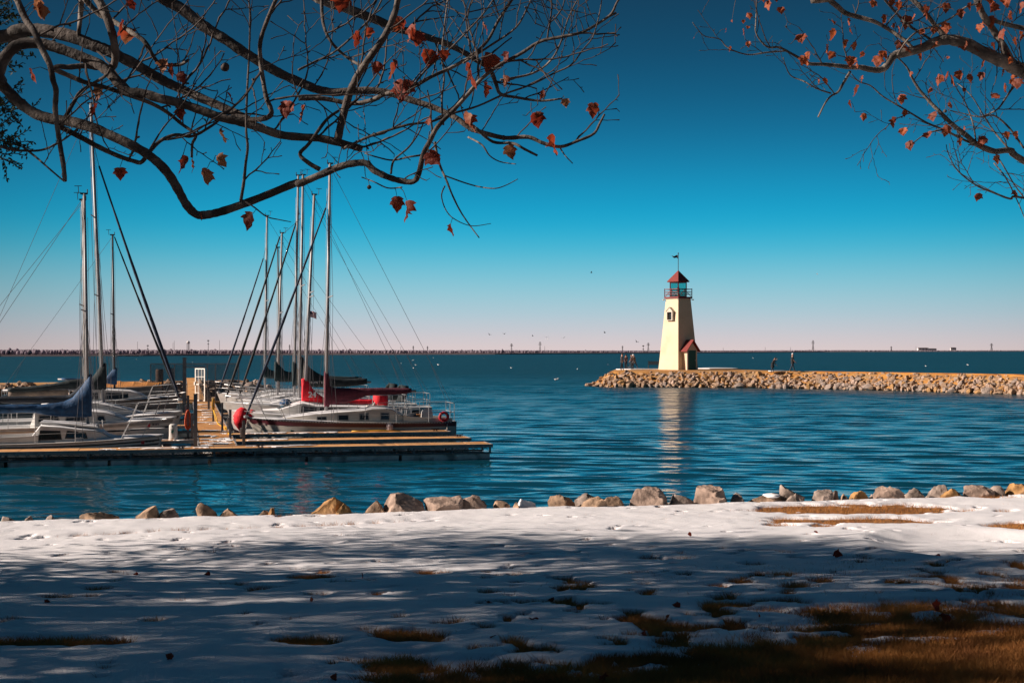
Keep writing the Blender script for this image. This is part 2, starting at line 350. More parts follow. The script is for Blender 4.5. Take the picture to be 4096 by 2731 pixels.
# blades where the snow is gone or thin
def blades(n, x0, x1, y0, y1, seed, thr):
    r = np.random.default_rng(seed); bx = r.uniform(x0, x1, n); by = y0+(y1-y0)*r.uniform(0, 1, n)**1.25
    keep = np.abs(bx) < by*.395+1.3; bx, by = bx[keep], by[keep]
    t = snow_z(bx, by); e = by-edge_y(bx); k = (t < thr+(.006+.011*sstep(-1.5, 2.0, bx))*r.normal(size=len(t))) & (e < .25)
    bx, by, t = bx[k], by[k], t[k]
    bz = zground(bx, by)+lumps(bx, by); h = r.uniform(.018, .062, len(bx))*(.55+.8*fbm(bx*2.5, by*2.5, 61, 2))
    a = r.uniform(0, 2*np.pi, len(bx)); wd = r.uniform(.0016, .0034, len(bx)); ln = h*r.uniform(.3, 1.3, len(bx)); la = r.uniform(0, 2*np.pi, len(bx))
    p0 = np.stack([bx-wd*np.cos(a), by-wd*np.sin(a), bz-.005], -1); p1 = np.stack([bx+wd*np.cos(a), by+wd*np.sin(a), bz-.005], -1)
    p2 = np.stack([bx+ln*np.cos(la), by+ln*np.sin(la), bz+h], -1)
    return np.stack([p0, p1, p2], 1).reshape(-1, 3)
V = np.concatenate([blades(900000, -4.2, 5.4, 6.3, 11.5, 1, .004), blades(300000, -5, 7.2, 9, 19, 2, .001)])
M['straw'] = mat('dry_grass', (.56,.24,.055), (.28,.105,.025), scale=2.5, rough=.8, trans=.25)
tag(np_mesh('dry_grass', V, np.arange(len(V)).reshape(-1, 3), M['straw']), 'golden dry grass showing where the bank snow has melted', 'grass', kind='stuff')

# ================================================================ rocks
def rock_mesh(seed, sub=3, cuts=9, rough=.16, dims=(1,1,1), lo=.40):
    r = random.Random(seed); bm = bmesh.new(); bmesh.ops.create_icosphere(bm, subdivisions=sub, radius=1)
    pl = []
    for _ in range(cuts):
        n = Vector((r.gauss(0,1), r.gauss(0,1), r.gauss(0,1))).normalized(); pl.append((n, r.uniform(lo, lo+.40)))
    off = Vector((r.uniform(-50,50), r.uniform(-50,50), r.uniform(-50,50)))
    for v in bm.verts:
        p = v.co*(1+rough*1.3*mnoise.fractal(v.co*1.4+off, 1, 2, 2))
        for n, d in pl:
            q = p.dot(n)
            if q > d: p -= n*(q-d)*.97
        p *= 1+rough*.35*mnoise.noise(p*4+off)+rough*.3*mnoise.noise(p*8+off)+(rough*.25*mnoise.noise(p*15+off) if sub > 3 else 0)
        v.co = Vector((p.x*dims[0], p.y*dims[1], p.z*dims[2]))
    me = bpy.data.meshes.new('rock'); bm.to_mesh(me); bm.free(); return me
def rockmat(name, a, b, c): return mat(name, a, tuple(v*.62 for v in b), scale=4.5, rough=.9, bump=1.0, bscale=16, c3=c, s3=1.7, detail=12, lo=.38, hi=.56)
RK = {'tan': rockmat('tan_limestone', (.42,.275,.175), (.24,.155,.10), (.33,.22,.15)), 'gold': rockmat('ochre_sandstone', (.46,.25,.09), (.30,.15,.05), (.38,.22,.11)),
      'grey': rockmat('grey_limestone', (.36,.28,.235), (.22,.17,.14), (.29,.22,.185)), 'pink': rockmat('pinkish_limestone', (.46,.33,.26), (.29,.20,.155), (.38,.27,.21)),
      'snowy': M['snow']}
Z4 = lambda x, y: (x/1.1484, 1900+y/1.1484)
Z5 = lambda x, y: (2048+x/1.1484, 1900+y/1.1484)
BOULD = [ # (zoom, x0, x1, top, colour, label)
 (4,0,90,188,'grey','low dark stone barely above the snow at the left frame edge'),
 (4,108,152,186,'grey','tiny dark stone poking over the snow near the left corner'),
 (4,200,286,183,'grey','small flat brown stone level with the snow lip, left of the long flat one'),
 (4,370,535,167,'tan','long flat brown boulder at the snow edge below the moored boats'),
 (4,620,730,139,'tan','pointed triangular tan boulder beside a pocket of snow'),
 (4,738,846,153,'grey','low dark brown boulder touching the pointed triangular one'),
 (4,905,1000,124,'tan','dark rounded brown boulder left of a low flat stone'),
 (4,985,1130,150,'tan','low flat brown stone leaning on the dark rounded boulder'),
 (4,1228,1270,147,'gold','small peaked rust brown stone alone on the snow lip'),
 (4,1172,1240,160,'tan','thin brown sliver of stone beside the small peaked one'),
 (4,1420,1617,96,'gold','sloping golden brown slab, the most orange rock of the shore'),
 (4,1540,1610,131,'gold','small golden stone in front of the sloping golden slab'),
 (4,1678,1782,117,'tan','brown angular boulder between the golden slab and the big rounded grey one'),
 (4,1757,1950,82,'pink','big rounded grey pink boulder with a shaded right flank'),
 (4,1950,2140,94,'pink','broad left half of the double humped pinkish boulder'),
 (4,2085,2236,90,'pink','cracked right half of the double humped pinkish boulder'),
 (4,2256,2352,116,'tan','low brown stone right of the double humped boulder'),
 (5,0,40,122,'tan','low orange brown stone half under the snow covered rock'),
 (5,5,126,108,'snowy','rock completely capped with bright snow between brown stones'),
 (5,166,300,84,'tan','flat topped grey brown boulder at the rear of its cluster'),
 (5,290,440,83,'grey','long flat slab lying across the back of a boulder cluster'),
 (5,288,436,96,'tan','wedge shaped tan boulder in front of the long flat slab'),
 (5,412,520,94,'tan','brown boulder with snow on its right shoulder'),
 (5,540,728,51,'pink','largest rounded boulder, below the reflection of the lighthouse'),
 (5,718,836,84,'grey','medium brown boulder against the right of the largest one'),
 (5,834,996,46,'pink','tall square topped grey boulder, most upright of the shore'),
 (5,872,1006,98,'pink','low pale stone at the foot of the square topped boulder'),
 (5,996,1076,82,'grey','dark brown stone in the gap right of the square topped boulder'),
 (5,1076,1252,80,'tan','long low slab with snow lying along its top'),
 (5,1224,1346,44,'grey','dark hooked boulder with a raised pointed left end'),
 (5,1254,1346,80,'grey','small brown stone under the dark hooked boulder'),
 (5,1356,1470,65,'grey','rounded grey brown boulder with a crease down its middle'),
 (5,1440,1502,70,'grey','dark narrow stone wedged behind a rounded grey boulder'),
 (5,1512,1552,84,'tan','small brown stone left of the yellow boulder'),
 (5,1533,1650,70,'gold','bright yellow ochre boulder on the sunlit lip'),
 (5,1640,1668,86,'grey','small dark stone right of the yellow boulder'),
 (5,1664,1802,50,'pink','rounded grey boulder with snow spilling at its right'),
 (5,1778,1925,57,'grey','wide flat dark boulder behind a snow pocket on the right'),
 (5,1904,2002,42,'grey','peaked grey boulder rising behind the orange stone'),
 (5,1966,2068,60,'gold','orange brown stone near the right end of the shore'),
 (5,2066,2210,44,'pink','broad tan grey boulder right of the orange stone'),
 (5,2190,2268,48,'grey','dark cracked boulder joined to the broad tan grey one'),
 (5,2262,2400,36,'gold','rusty orange boulder cut by the right frame edge')]
for i, (zz, x0, x1, top, col, lab) in enumerate(BOULD):
    zf = Z4 if zz == 4 else Z5
    a, tp = zf(x0, top); b_, _ = zf(x1, top); cx = (a+b_)/2
    d = 17.6
    for _ in range(6): d = edge_y((cx-CX)/F*d)+.28
    if lab.find('in front') >= 0 or lab.find('foot') >= 0 or lab.find('under the') >= 0: d -= .22
    if lab.find('rear') >= 0 or lab.find('behind') >= 0 or lab.find('back of') >= 0: d += .25
    wd = (b_-a)/F*d; zt = HC-(tp-YH)/F*d; xc = (cx-CX)/F*d; zg = float(zground(np.array(xc), np.array(d)))
    hh = max(.11, (zt-(zg-.22))/2)
    me = rock_mesh(100+i, 4 if wd > .3 else 3, 14, .19, lo=.5)
    bb = [v.co for v in me.vertices]; mxx = max(v.x for v in bb); mnx = min(v.x for v in bb); mzz = max(v.z for v in bb); mnz = min(v.z for v in bb)
    sx_, sz_ = wd/(mxx-mnx)*1.04, 2*hh/(mzz-mnz)
    slope = {'sloping': .45, 'pointed triangular': -.1, 'hooked': -.35, 'wedge': .3}
    sh = next((v for k, v in slope.items() if k in lab), 0)
    dep = max(.16, wd*.42)
    for v in me.vertices:
        v.co = Vector((v.co.x*sx_, v.co.y*dep, v.co.z*sz_+sh*v.co.x*sx_*max(0, v.co.z)))
    o = link('boulder', me, RK[col], smooth=True); auto_smooth(o, 32)
    tz = max(v.co.z for v in me.vertices); o.location = (xc-(mxx+mnx)/2*sx_, d, zt-tz)
    tag(o, lab, 'boulder', 'boulders along the snowy bank')
    if 'snow' in lab and col != 'snowy' and ('pocket' in lab or 'shoulder' in lab or 'spilling' in lab or 'along its top' in lab):
        cap = rock_mesh(700+i, 3, 3, .12, lo=.7); top_ = 'along' in lab
        for v in cap.vertices: v.co = Vector((v.co.x*wd*(.22 if top_ else .18), v.co.y*(.17 if top_ else .12), v.co.z*(.03 if top_ else hh*.4)))
        c_ = link('snow_cap', cap, M['snow'], o, True); c_.location = (wd*.12, -.04, tz-.035) if top_ else (wd*(.48 if 'pocket' not in lab else .45), -.02, tz-hh*1.25)
# ground rubble under the boulders, and snow pockets among them
mb = MB(); rr = random.Random(5)
for i in range(170):
    xx = rr.uniform(-8, 8.5); yy = edge_y(xx)+rr.uniform(.5, 2.6); zz = 1.7-.6*(yy-edge_y(xx)-.15); s_ = rr.uniform(.12, .3)
    me = rock_mesh(900+i, 2, 7, .12); T = Matrix.Translation((xx, yy, zz-.08)) @ Matrix.Diagonal((s_, s_, s_*.7, 1))
    mb.add([T @ v.co for v in me.vertices], [tuple(p.vertices) for p in me.polygons]); bpy.data.meshes.remove(me)
tag(mb.build('bank_rubble', RK['grey']), 'broken stone covering the slope below the boulders', 'rubble', kind='stuff')

# ================================================================ lighthouse jetty
JW = [(2354,1543),(2450,1548),(2650,1549),(2900,1550.5),(3000,1551),(3250,1555),(3500,1561),(3750,1568),(4000,1575.5),(4096,1579),(4500,1594),(5600,1640)]
JB = [(2354,1500),(2450,1479),(2600,1474),(2800,1472),(2950,1474),(3050,1480),(3200,1485),(3500,1489),(3800,1495),(4096,1499),(4500,1512),(5600,1545)]
def jw(px): return F*HC/(np.interp(px, *zip(*JW))-YH)
def jb(px): return F*(HC-1.6)/(np.interp(px, *zip(*JB))-YH)
def jh(px): return 1.42*float(sstep(2346, 2462, np.array(px)))+.02
def jrun(px): return 2.5*float(sstep(2346, 2440, np.array(px)))+.2
rings = []
for px in list(range(2354, 4200, 26))+list(range(4200, 5650, 120)):
    k = (px-CX)/F; dW = jw(px); dT = dW+jrun(px); dB = max(jb(px), dT+1.2); h = jh(px); h2 = h+.16*min(1, h)
    n_ = lambda s: .10*(float(fbm(np.array(px*.02), np.array(s), 71, 3))-.5)
    pts = [(dW-1.6, -.9), (dW, -.05), (dW+(dT-dW)*.5, h*.52), (dT, h+n_(1)), (dT+1.0, h2-.03+n_(2)), (dT+(dB-dT)*.5, h2+.03), (dB, h2), (dB+2.6, -.1), (dB+4, -.9)]
    rings.append([Vector((k*d, d, z)) for d, z in pts])
mb = MB(); mb.loft(rings, cap=True, closed=False)
M['jettytop'] = mat('ochre_dry_turf', (.52,.24,.05), (.30,.13,.035), scale=.9, rough=.95, bump=.6, bscale=6, c3=(.36,.22,.10), s3=.5)
tag(mb.build('jetty_ground', M['jettytop'], smooth=True), kind='structure')
def jetty_z(px, d):
    dT = jw(px)+jrun(px); h = jh(px); return h+.16*min(1.0, max(0.0, (d-dT)/1.0))
# riprap: about 300 countable stones, the small rest as one object
ROCKS = {}
for k, colr in enumerate(('tan', 'pink', 'gold', 'grey')):
    for j in range(5):
        me = rock_mesh(300+k*10+j, 2, 12, .10); me.materials.append(RK[colr]); ROCKS[(colr, j)] = me
spots = []; rr = random.Random(11); px = 2356.0
while px < 4160:
    dW = float(jw(px)); n = max(2, int(10*jh(px)/1.44))
    for r_ in range(n):
        t = (r_+rr.uniform(.1, .9))/n; d = dW-.25+(jrun(px)+.45)*t; z = -.02+jh(px)*t*.98
        s = rr.choice((.14,.18,.22,.26,.30,.34,.44))*rr.uniform(.85,1.1)*(1.08-.3*t)
        pj = px+rr.uniform(-9, 9); spots.append((s/d, Vector(((pj-CX)/F*d, d, z+s*.28)), s))
    px += .33/d*F*(.8 if px < 2460 else 1)
spots.sort(key=lambda q: -q[0])
rest = MB(); grp = 'riprap stones on the jetty slope'
RLAB = {'tan': 'pale tan riprap stone on the sunlit slope of the jetty', 'pink': 'pinkish riprap stone on the sunlit slope of the jetty', 'gold': 'golden riprap stone on the sunlit slope of the jetty', 'grey': 'grey brown riprap stone on the sunlit slope of the jetty'}
for i, (key, p, s) in enumerate(spots):
    c = rr.choices(('tan', 'pink', 'gold', 'grey'), (4, 2.5, 1.8, 3.5))[0]; me = ROCKS[(c, rr.randrange(5))]
    rot = (rr.uniform(-.5,.5), rr.uniform(-.6,.6), rr.uniform(0,6.28)); sc3 = (s*rr.uniform(.8,1.35), s*rr.uniform(.75,1.1), s*rr.uniform(.65,1.0))
    if i < 300:
        o = bpy.data.objects.new('riprap_stone', me); COL.objects.link(o); o.location = p; o.rotation_euler = rot; o.scale = sc3
        tag(o, RLAB[c], 'stone', grp)
    else:
        T = Matrix.LocRotScale(p, __import__('mathutils').Euler(rot), Vector(sc3))
        rest.add([T @ v.co for v in me.vertices], [tuple(q.vertices) for q in me.polygons])
tag(rest.build('riprap', RK['tan']), 'mass of smaller riprap stones filling the jetty slope', 'riprap', kind='stuff')
# melting snow left on the jetty top
mb = MB()
for x0, x1, y0, y1 in ((2794, 2945, 1472.6, 1475.2), (2470, 2650, 1476.2, 1478.6), (3075, 3140, 1484.2, 1485.0)):
    ring = []
    for k in range(40):
        a = 2*math.pi*k/40; px_ = (x0+x1)/2+(x1-x0)/2*math.cos(a)*(1+.12*math.sin(5*a)); py_ = (y0+y1)/2+(y1-y0)/2*math.sin(a)*(1+.2*math.sin(3*a+1))
        ring.append(G(px_, py_, jh(px_)+.17))
    mb.prism(ring, (0, 0, .07))
tag(mb.build('jetty_snow', M['snow']), kind='structure')

# ================================================================ lighthouse
LAZ = math.atan2(2713-CX, F); LD = 145.8
lp = Vector(((2713-CX)/F*LD, LD, 1.58))
lh = thing('lighthouse', 'cream four sided tapering lighthouse with a red roofed lantern on the jetty', 'lighthouse', lp, -LAZ)
M['stucco'] = mat('cream_stucco', (.72,.57,.40), (.66,.52,.36), scale=1.2, rough=.9, bump=.25, bscale=14, c3=(.62,.48,.33), s3=.6)
M['redroof'] = mat('red_shingles', (.25,.036,.028), (.14,.022,.02), scale=9, rough=.85, stretch=(1,1,3), bump=.6, bscale=30)
M['redtrim'] = mat('red_timber', (.20,.022,.025), (.14,.016,.018), scale=6, rough=.6)
M['doorgreen'] = mat('teal_green_door', (.006,.075,.062), (.005,.058,.05), scale=5, rough=.5, stretch=(8,8,1))
M['trim'] = mat('white_trim', (.58,.51,.42), (.52,.45,.37), rough=.6)
def glass_mat(name, col, gl=.14):
    m = bpy.data.materials.new(name); m.use_nodes = True; N, L = m.node_tree.nodes, m.node_tree.links; N.remove(N['Principled BSDF'])
    t = N.new('ShaderNodeBsdfTransparent'); t.inputs[0].default_value = (*col, 1); g = N.new('ShaderNodeBsdfGlossy'); g.inputs['Roughness'].default_value = .05
    x_ = N.new('ShaderNodeMixShader'); x_.inputs[0].default_value = gl; L.new(t.outputs[0], x_.inputs[1]); L.new(g.outputs[0], x_.inputs[2]); L.new(x_.outputs[0], N['Material Output'].inputs['Surface']); return m
M['lantern_glass'] = glass_mat('teal_lantern_glass', (.42,.86,.86), .1)
def dia(h, z): return [Vector((0,-h,z)), Vector((h,0,z)), Vector((0,h,z)), Vector((-h,0,z))]
mb = MB(); mb.loft([dia(2.16,-.35), dia(2.11,0), dia(1.31,7.62)]); mb.build('tower_wall', M['stucco'], lh)
mb = MB(); mb.loft([dia(2.2,-.3), dia(2.2,.03)]); mb.build('plinth', M['trim'], lh)
def fdist(z): return (2.11-.105*z)/math.sqrt(2)
def face(n):                                          # n: 0 front-left, 1 front-right, 2 back-right
    a = (R(225), R(315), R(45))[n]; nn = Vector((math.cos(a), math.sin(a), 0)); tt = Vector((-math.sin(a), math.cos(a), 0))
    return lambda t, d, z: nn*d+tt*t+Vector((0,0,z))
def fbox(mb, f, t0, t1, d0, d1, z0, z1):
    v = [f(t,d,z) for z in (z0,z1) for t,d in ((t0,d0),(t1,d0),(t1,d1),(t0,d1))]
    mb.add(v, [(0,3,2,1),(4,5,6,7),(0,1,5,4),(1,2,6,5),(2,3,7,6),(3,0,4,7)])
for n, zc in ((0, 5.95), (2, 4.0)):
    f = face(n); dd = fdist(zc); mb = MB()
    for s in (-1, 1): fbox(mb, f, s*.40-.065, s*.40+.065, dd-.15, dd+.30, zc-.62, zc+.28)
    fbox(mb, f, -.35, .35, dd-.15, dd+.30, zc+.20, zc+.28); fbox(mb, f, -.5, .5, dd-.15, dd+.33, zc-.68, zc-.62)
    gable = [f(-.48,dd+.24,zc+.26), f(.48,dd+.24,zc+.26), f(0,dd+.24,zc+.66)]; mb.prism(gable, f(0,.07,0))
    for s in (-1, 1):
        mb.add([f(s*.52,dd-.2,zc+.24), f(s*.52,dd+.36,zc+.24), f(0,dd+.36,zc+.69), f(0,dd-.2,zc+.69), f(s*.52,dd-.2,zc+.29), f(s*.52,dd+.36,zc+.29), f(0,dd+.36,zc+.74), f(0,dd-.2,zc+.74)],
               [(0,1,2,3),(4,7,6,5),(0,4,5,1),(1,5,6,2),(2,6,7,3),(3,7,4,0)])
    wo = mb.build('dormer_window', M['trim'], lh)
    mb = MB(); fbox(mb, f, -.35, .35, dd-.1, dd+.10, zc-.62, zc+.20); mb.build('pane', M['window'], wo)
f = face(1); tc_ = -.08; mb = MB()
fbox(mb, f, tc_-.72, tc_+.72, 1.2, 2.10, -.3, 2.2)
mb.prism([f(tc_-.72,1.2,2.2), f(tc_+.72,1.2,2.2), f(tc_,1.2,3.0)], f(0,.9,0)); po = mb.build('porch', M['stucco'], lh)
mb = MB()
for s in (-1, 1):
    a, b = f(tc_+s*1.02,1.0,1.95), f(tc_,1.0,3.13); off = f(0,1.38,0); up = Vector((0,0,.09))
    v = [a, a+off, b+off, b, a+up, a+up+off, b+up+off, b+up]; mb.add(v, [(0,1,2,3),(4,7,6,5),(0,4,5,1),(1,5,6,2),(2,6,7,3),(3,7,4,0)])
mb.build('porch_roof', M['redroof'], po)
mb = MB()
for s in (-1, 1): fbox(mb, f, tc_+s*.66-.075, tc_+s*.66+.075, 2.06, 2.135, -.05, 2.2)
fbox(mb, f, tc_-.585, tc_+.585, 2.06, 2.135, 2.10, 2.22); mb.prism([f(tc_-.66,2.06,2.24), f(tc_+.66,2.06,2.24), f(tc_,2.06,2.97)], f(0,.06,0)); mb.build('door_frame', M['trim'], po)
mb = MB(); fbox(mb, f, tc_-.585, tc_+.585, 2.06, 2.115, 0, 2.10); do = mb.build('door', M['doorgreen'], po)
mb = MB(); fbox(mb, f, tc_+.42, tc_+.5, 2.115, 2.17, 1.0, 1.08); mb.build('handle', M['steel'], do)
mb = MB(); mb.loft([dia(1.44,7.6), dia(1.5,7.62), dia(1.5,7.79), dia(1.3,7.8)]); ga = mb.build('gallery_deck', M['redtrim'], lh)
mb = MB(); h = 1.44; cs = dia(h, 0)
for i in range(4):
    a, b = cs[i], cs[(i+1)%4]
    for t in (0, .5):
        p = a.lerp(b, t); mb.bar(p+Vector((0,0,7.79)), p+Vector((0,0,8.68)), .085)
    for z in (8.06, 8.3, 8.6): mb.bar(a+Vector((0,0,z)), b+Vector((0,0,z)), .055, .07)
    m_ = a.lerp(b,.5)
    mb.bar(a.lerp(b,.05)+Vector((0,0,7.82)), m_+Vector((0,0,8.55)), .045)
mb.build('gallery_railing', M['redtrim'], lh)
mb = MB()
for p in dia(.85, 0): mb.bar(p+Vector((0,0,7.8)), p+Vector((0,0,9.4)), .11)
c8 = dia(.85, 0)
for i in range(4): mb.bar(c8[i]+Vector((0,0,9.32)), c8[(i+1)%4]+Vector((0,0,9.32)), .1); mb.bar(c8[i]+Vector((0,0,7.87)), c8[(i+1)%4]+Vector((0,0,7.87)), .09)
lf = mb.build('lantern_frame', M['redtrim'], lh)
for i in range(4):
    a, b = c8[i].lerp(c8[(i+1)%4], .06), c8[i].lerp(c8[(i+1)%4], .94); mb = MB(); mb.prism([a+Vector((0,0,7.93)), b+Vector((0,0,7.93)), b+Vector((0,0,9.26)), a+Vector((0,0,9.26))], (a+b).normalized()*.02); mb.build('lantern_pane', M['lantern_glass'], lf)
mb = MB(); mb.lathe([(.14,7.8),(.14,8.15),(.09,8.17),(.09,8.3)], 12); lam = mb.build('lamp_pedestal', M['trim'], lh)
mb = MB(); mb.lathe([(.10,8.3),(.15,8.33),(.16,8.72),(.11,8.76),(.08,8.9),(.02,8.94)], 14); mb.build('red_beacon', M['redplastic'], lam)
mb = MB(); mb.loft([dia(1.14,9.36), dia(1.19,9.40), dia(1.19,9.46), dia(.03,10.62)]); mb.build('roof', M['redroof'], lh)
mb = MB(); mb.tube([(0,0,10.5),(0,0,12.38)], .035, 8); mb.lathe([(.001,12.36),(.07,12.4),(.075,12.45),(.04,12.51),(.001,12.52)], 10); fp = mb.build('flagpole', M['alu_dark'], lh)
mb = MB(); top, bot = [], []
for i in range(13):
    s = i/12; x_ = -.03-.78*s; w_ = .05*math.sin(s*9); y_ = .06*math.sin(s*8)
    top.append((x_, y_, 12.24+w_-.10*s)); bot.append((x_, y_, 11.84+w_*1.2+.26*s**.7+(.05 if s > .8 else 0)))
rings = [[Vector(a), Vector(b), Vector(b)+Vector((0,.008,0)), Vector(a)+Vector((0,.008,0))] for a, b in zip(top, bot)]
mb.loft(rings); mb.build('pennant', M['navy_cloth'], fp)
for p in dia(1.44, 7.55):
    if p.y > .5: continue
    mb = MB(); mb.tube([p*.86+Vector((0,0,1.04)), Vector((p.x*1.08, p.y*1.08, 7.5))], .03, 6); mb.lathe([(.05,-.05),(.12,.0),(.12,.05),(.03,.07)], 10, Vector((p.x*1.08, p.y*1.08, 7.48))); mb.build('floodlight', M['trim'], lh)

# bench behind the lighthouse's left edge
bp_ = G(2618, 1475.5, 1.6)
be = thing('park_bench', 'dark slatted park bench left of the lighthouse base', 'bench', bp_, -.08)
mb = MB(); 
for k in range(4): mb.box(-.72,.72,-.28+.11*k,-.2+.11*k,.42,.45)
mb.build('seat', M['black'], be)
mb = MB(); mb.box(-.72,.72,-.36,-.33,.52,.62); mb.box(-.72,.72,-.37,-.34,.64,.74); mb.box(-.72,.72,-.38,-.35,.76,.86); mb.build('backrest', M['black'], be)
for s in (-.68, .68):
    mb = MB(); mb.tube([(s,-.36,.9),(s,-.3,.45),(s,-.38,0)], .025, 6); mb.tube([(s,.2,.44),(s,.26,.2),(s,.2,0)], .025, 6); mb.build('leg', M['rust'], be)
    mb = MB(); mb.tube([(s,-.33,.68),(s,.0,.72),(s,.22,.66),(s,.26,.56),(s,.18,.5)], .022, 6); mb.build('armrest', M['rust'], be)

# ================================================================ marina breakwater behind the boats
rings = []; BW = []
for i in range(0, 60):
    t = i/59; a = Vector((-48, 80, 0)).lerp(Vector((-15.4, 98.5, 0)), t); d = Vector((32.6, 18.5, 0)).normalized(); nrm = Vector((-d.y, d.x, 0))
    h = 1.30*float(sstep(1.0, .93, np.array(t)))+.05; wv = .06*(float(fbm(np.array(t*30), np.array(0.), 81, 3))-.5)
    rings.append([a-nrm*1.5+Vector((0,0,-.8)), a+Vector((0,0,-.05)), a+nrm*2.4+Vector((0,0,h+wv)), a+nrm*5.5+Vector((0,0,h+.1)), a+nrm*8+Vector((0,0,-.1))]); BW.append((a, nrm, h))
mb = MB(); mb.loft(rings, True, False); tag(mb.build('breakwater_ground', M['jettytop'], smooth=True), kind='structure')
groups = {'tan': MB(), 'grey': MB()}
for a, nrm, h in BW:
    for k in range(18):
        t = rr.random(); s = rr.uniform(.22, .5); p = a+nrm*(2.7*t-.1)+Vector((rr.uniform(-.4,.4), rr.uniform(-.3,.3), h*t+s*.2)); c = rr.choice(('tan','grey'))
        me = ROCKS[(c, rr.randrange(5))]; T = Matrix.LocRotScale(p, __import__('mathutils').Euler((rr.uniform(-.5,.5), rr.uniform(-.5,.5), rr.uniform(0,6))), Vector((s, s*.9, s*.8)))
        groups[c].add([T @ v.co for v in me.vertices], [tuple(q.vertices) for q in me.polygons])
tag(groups['tan'].build('breakwater_riprap', RK['tan']), 'tan riprap mass of the breakwater behind the moored boats', 'riprap', kind='stuff')
tag(groups['grey'].build('breakwater_riprap', RK['grey']), 'darker grey riprap mass of the breakwater behind the moored boats', 'riprap', kind='stuff')

# ================================================================ far shore
FS = [(-900,1432),(0,1426),(500,1424),(1000,1421),(2000,1417.5),(2500,1414),(2900,1411.5),(3300,1408.5),(4096,1405.5),(5000,1404.5)]
def fs_d(px): return F*HC/(np.interp(px, *zip(*FS))-YH)
mb = MB(); rings = []
for px in range(-900, 5001, 60):
    d = float(fs_d(px)); k = (px-CX)/F; hz = .9
    rings.append([Vector((k*q, q, z_)) for q, z_ in ((d, -.2), (d*1.004, hz), (d*1.3, hz+.8), (d*2.2, hz+1.5))])
mb.loft(rings, False, False)
M['farland'] = mat('winter_scrub_ground', (.17,.125,.135), (.12,.095,.105), scale=.02, rough=1)
tag(mb.build('far_shore', M['farland']), kind='structure')
M['farwood'] = mat('haze_tinted_winter_woods', (.40,.335,.395), (.30,.25,.30), scale=.05, rough=1, trans=.5, c3=(.34,.29,.34), s3=.02)  # bare woods, base colour lightened and blued to carry the distant haze
fw = MB(); r2 = random.Random(3)
tops = [(-900,1396),(0,1397.2),(700,1398.2),(1300,1399),(2000,1399.5),(2500,1401.5),(2900,1401),(3300,1399.6),(3700,1400.8),(4096,1400.5),(5000,1400)]
base = bmesh.new(); bmesh.ops.create_icosphere(base, subdivisions=1, radius=1); bv = [v.co.copy() for v in base.verts]; bf = [tuple(v.index for v in f_.verts) for f_ in base.faces]; base.free()
for i in range(16000):
    px = r2.uniform(-800, 4900); d0 = float(fs_d(px)); d = d0*r2.uniform(1.01, 1.25); k = (px-CX)/F
    ztop = HC+(YH-np.interp(px, *zip(*tops)))/F*d*1.0
    hgt = max(1.0, (ztop-.8)*r2.uniform(.62, .95))*(1.3 if r2.random() < .006 else 1); wdt = hgt*r2.uniform(.22, .5)*max(1, d/1400)
    ca = Vector((k*d, d, .9+hgt*.5)); off = Vector((r2.random()*9, r2.random()*9, 0))
    fw.add([ca+Vector((v.x*wdt, v.y*wdt, v.z*hgt*.52))*(1+.3*mnoise.noise(v*2.3+off)) for v in bv], bf)
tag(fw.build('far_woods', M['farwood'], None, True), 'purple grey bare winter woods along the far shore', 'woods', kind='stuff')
def far(px, d, row=None): 
    k = (px-CX)/F; return Vector((k*d, d, 1.2 if row is None else HC-(row-YH)/F*d))
# water tower, pylons, poles, buildings on the far shore
M['farsteel'] = mat('distant_painted_steel', (.14,.125,.14), (.11,.10,.115), rough=.8)
M['farwhite'] = mat('distant_white_paint', (.75,.70,.68), (.6,.56,.56), scale=.05, rough=.8)
M['farroof'] = mat('distant_roof', (.13,.10,.10), rough=.9)
d = 1500; t = thing('water_tower', 'white globe water tower on legs above the far shore trees', 'water tower', far(753, d)); k_ = d/F
mb = MB(); zt = (YH-1363)*k_+HC-1.2; mb.lathe([(.2,zt-13*k_),(4*k_,zt-11.5*k_),(6.5*k_,zt-7*k_),(6.3*k_,zt-4*k_),(3.5*k_,zt-1*k_),(.1,zt)], 20); mb.build('tank', M['farwhite'], t, True)
for i in range(6):
    a = i*math.pi/3; mb = MB(); mb.tube([(6.2*k_*math.cos(a), 6.2*k_*math.sin(a), zt-7*k_), (6.4*k_*math.cos(a), 6.4*k_*math.sin(a), -1)], .45*k_, 5); mb.build('leg', M['farsteel'], t)
mb = MB(); mb.tube([(0,0,zt-10*k_),(0,0,-1)], 1.0*k_, 8); mb.build('riser', M['farsteel'], t)
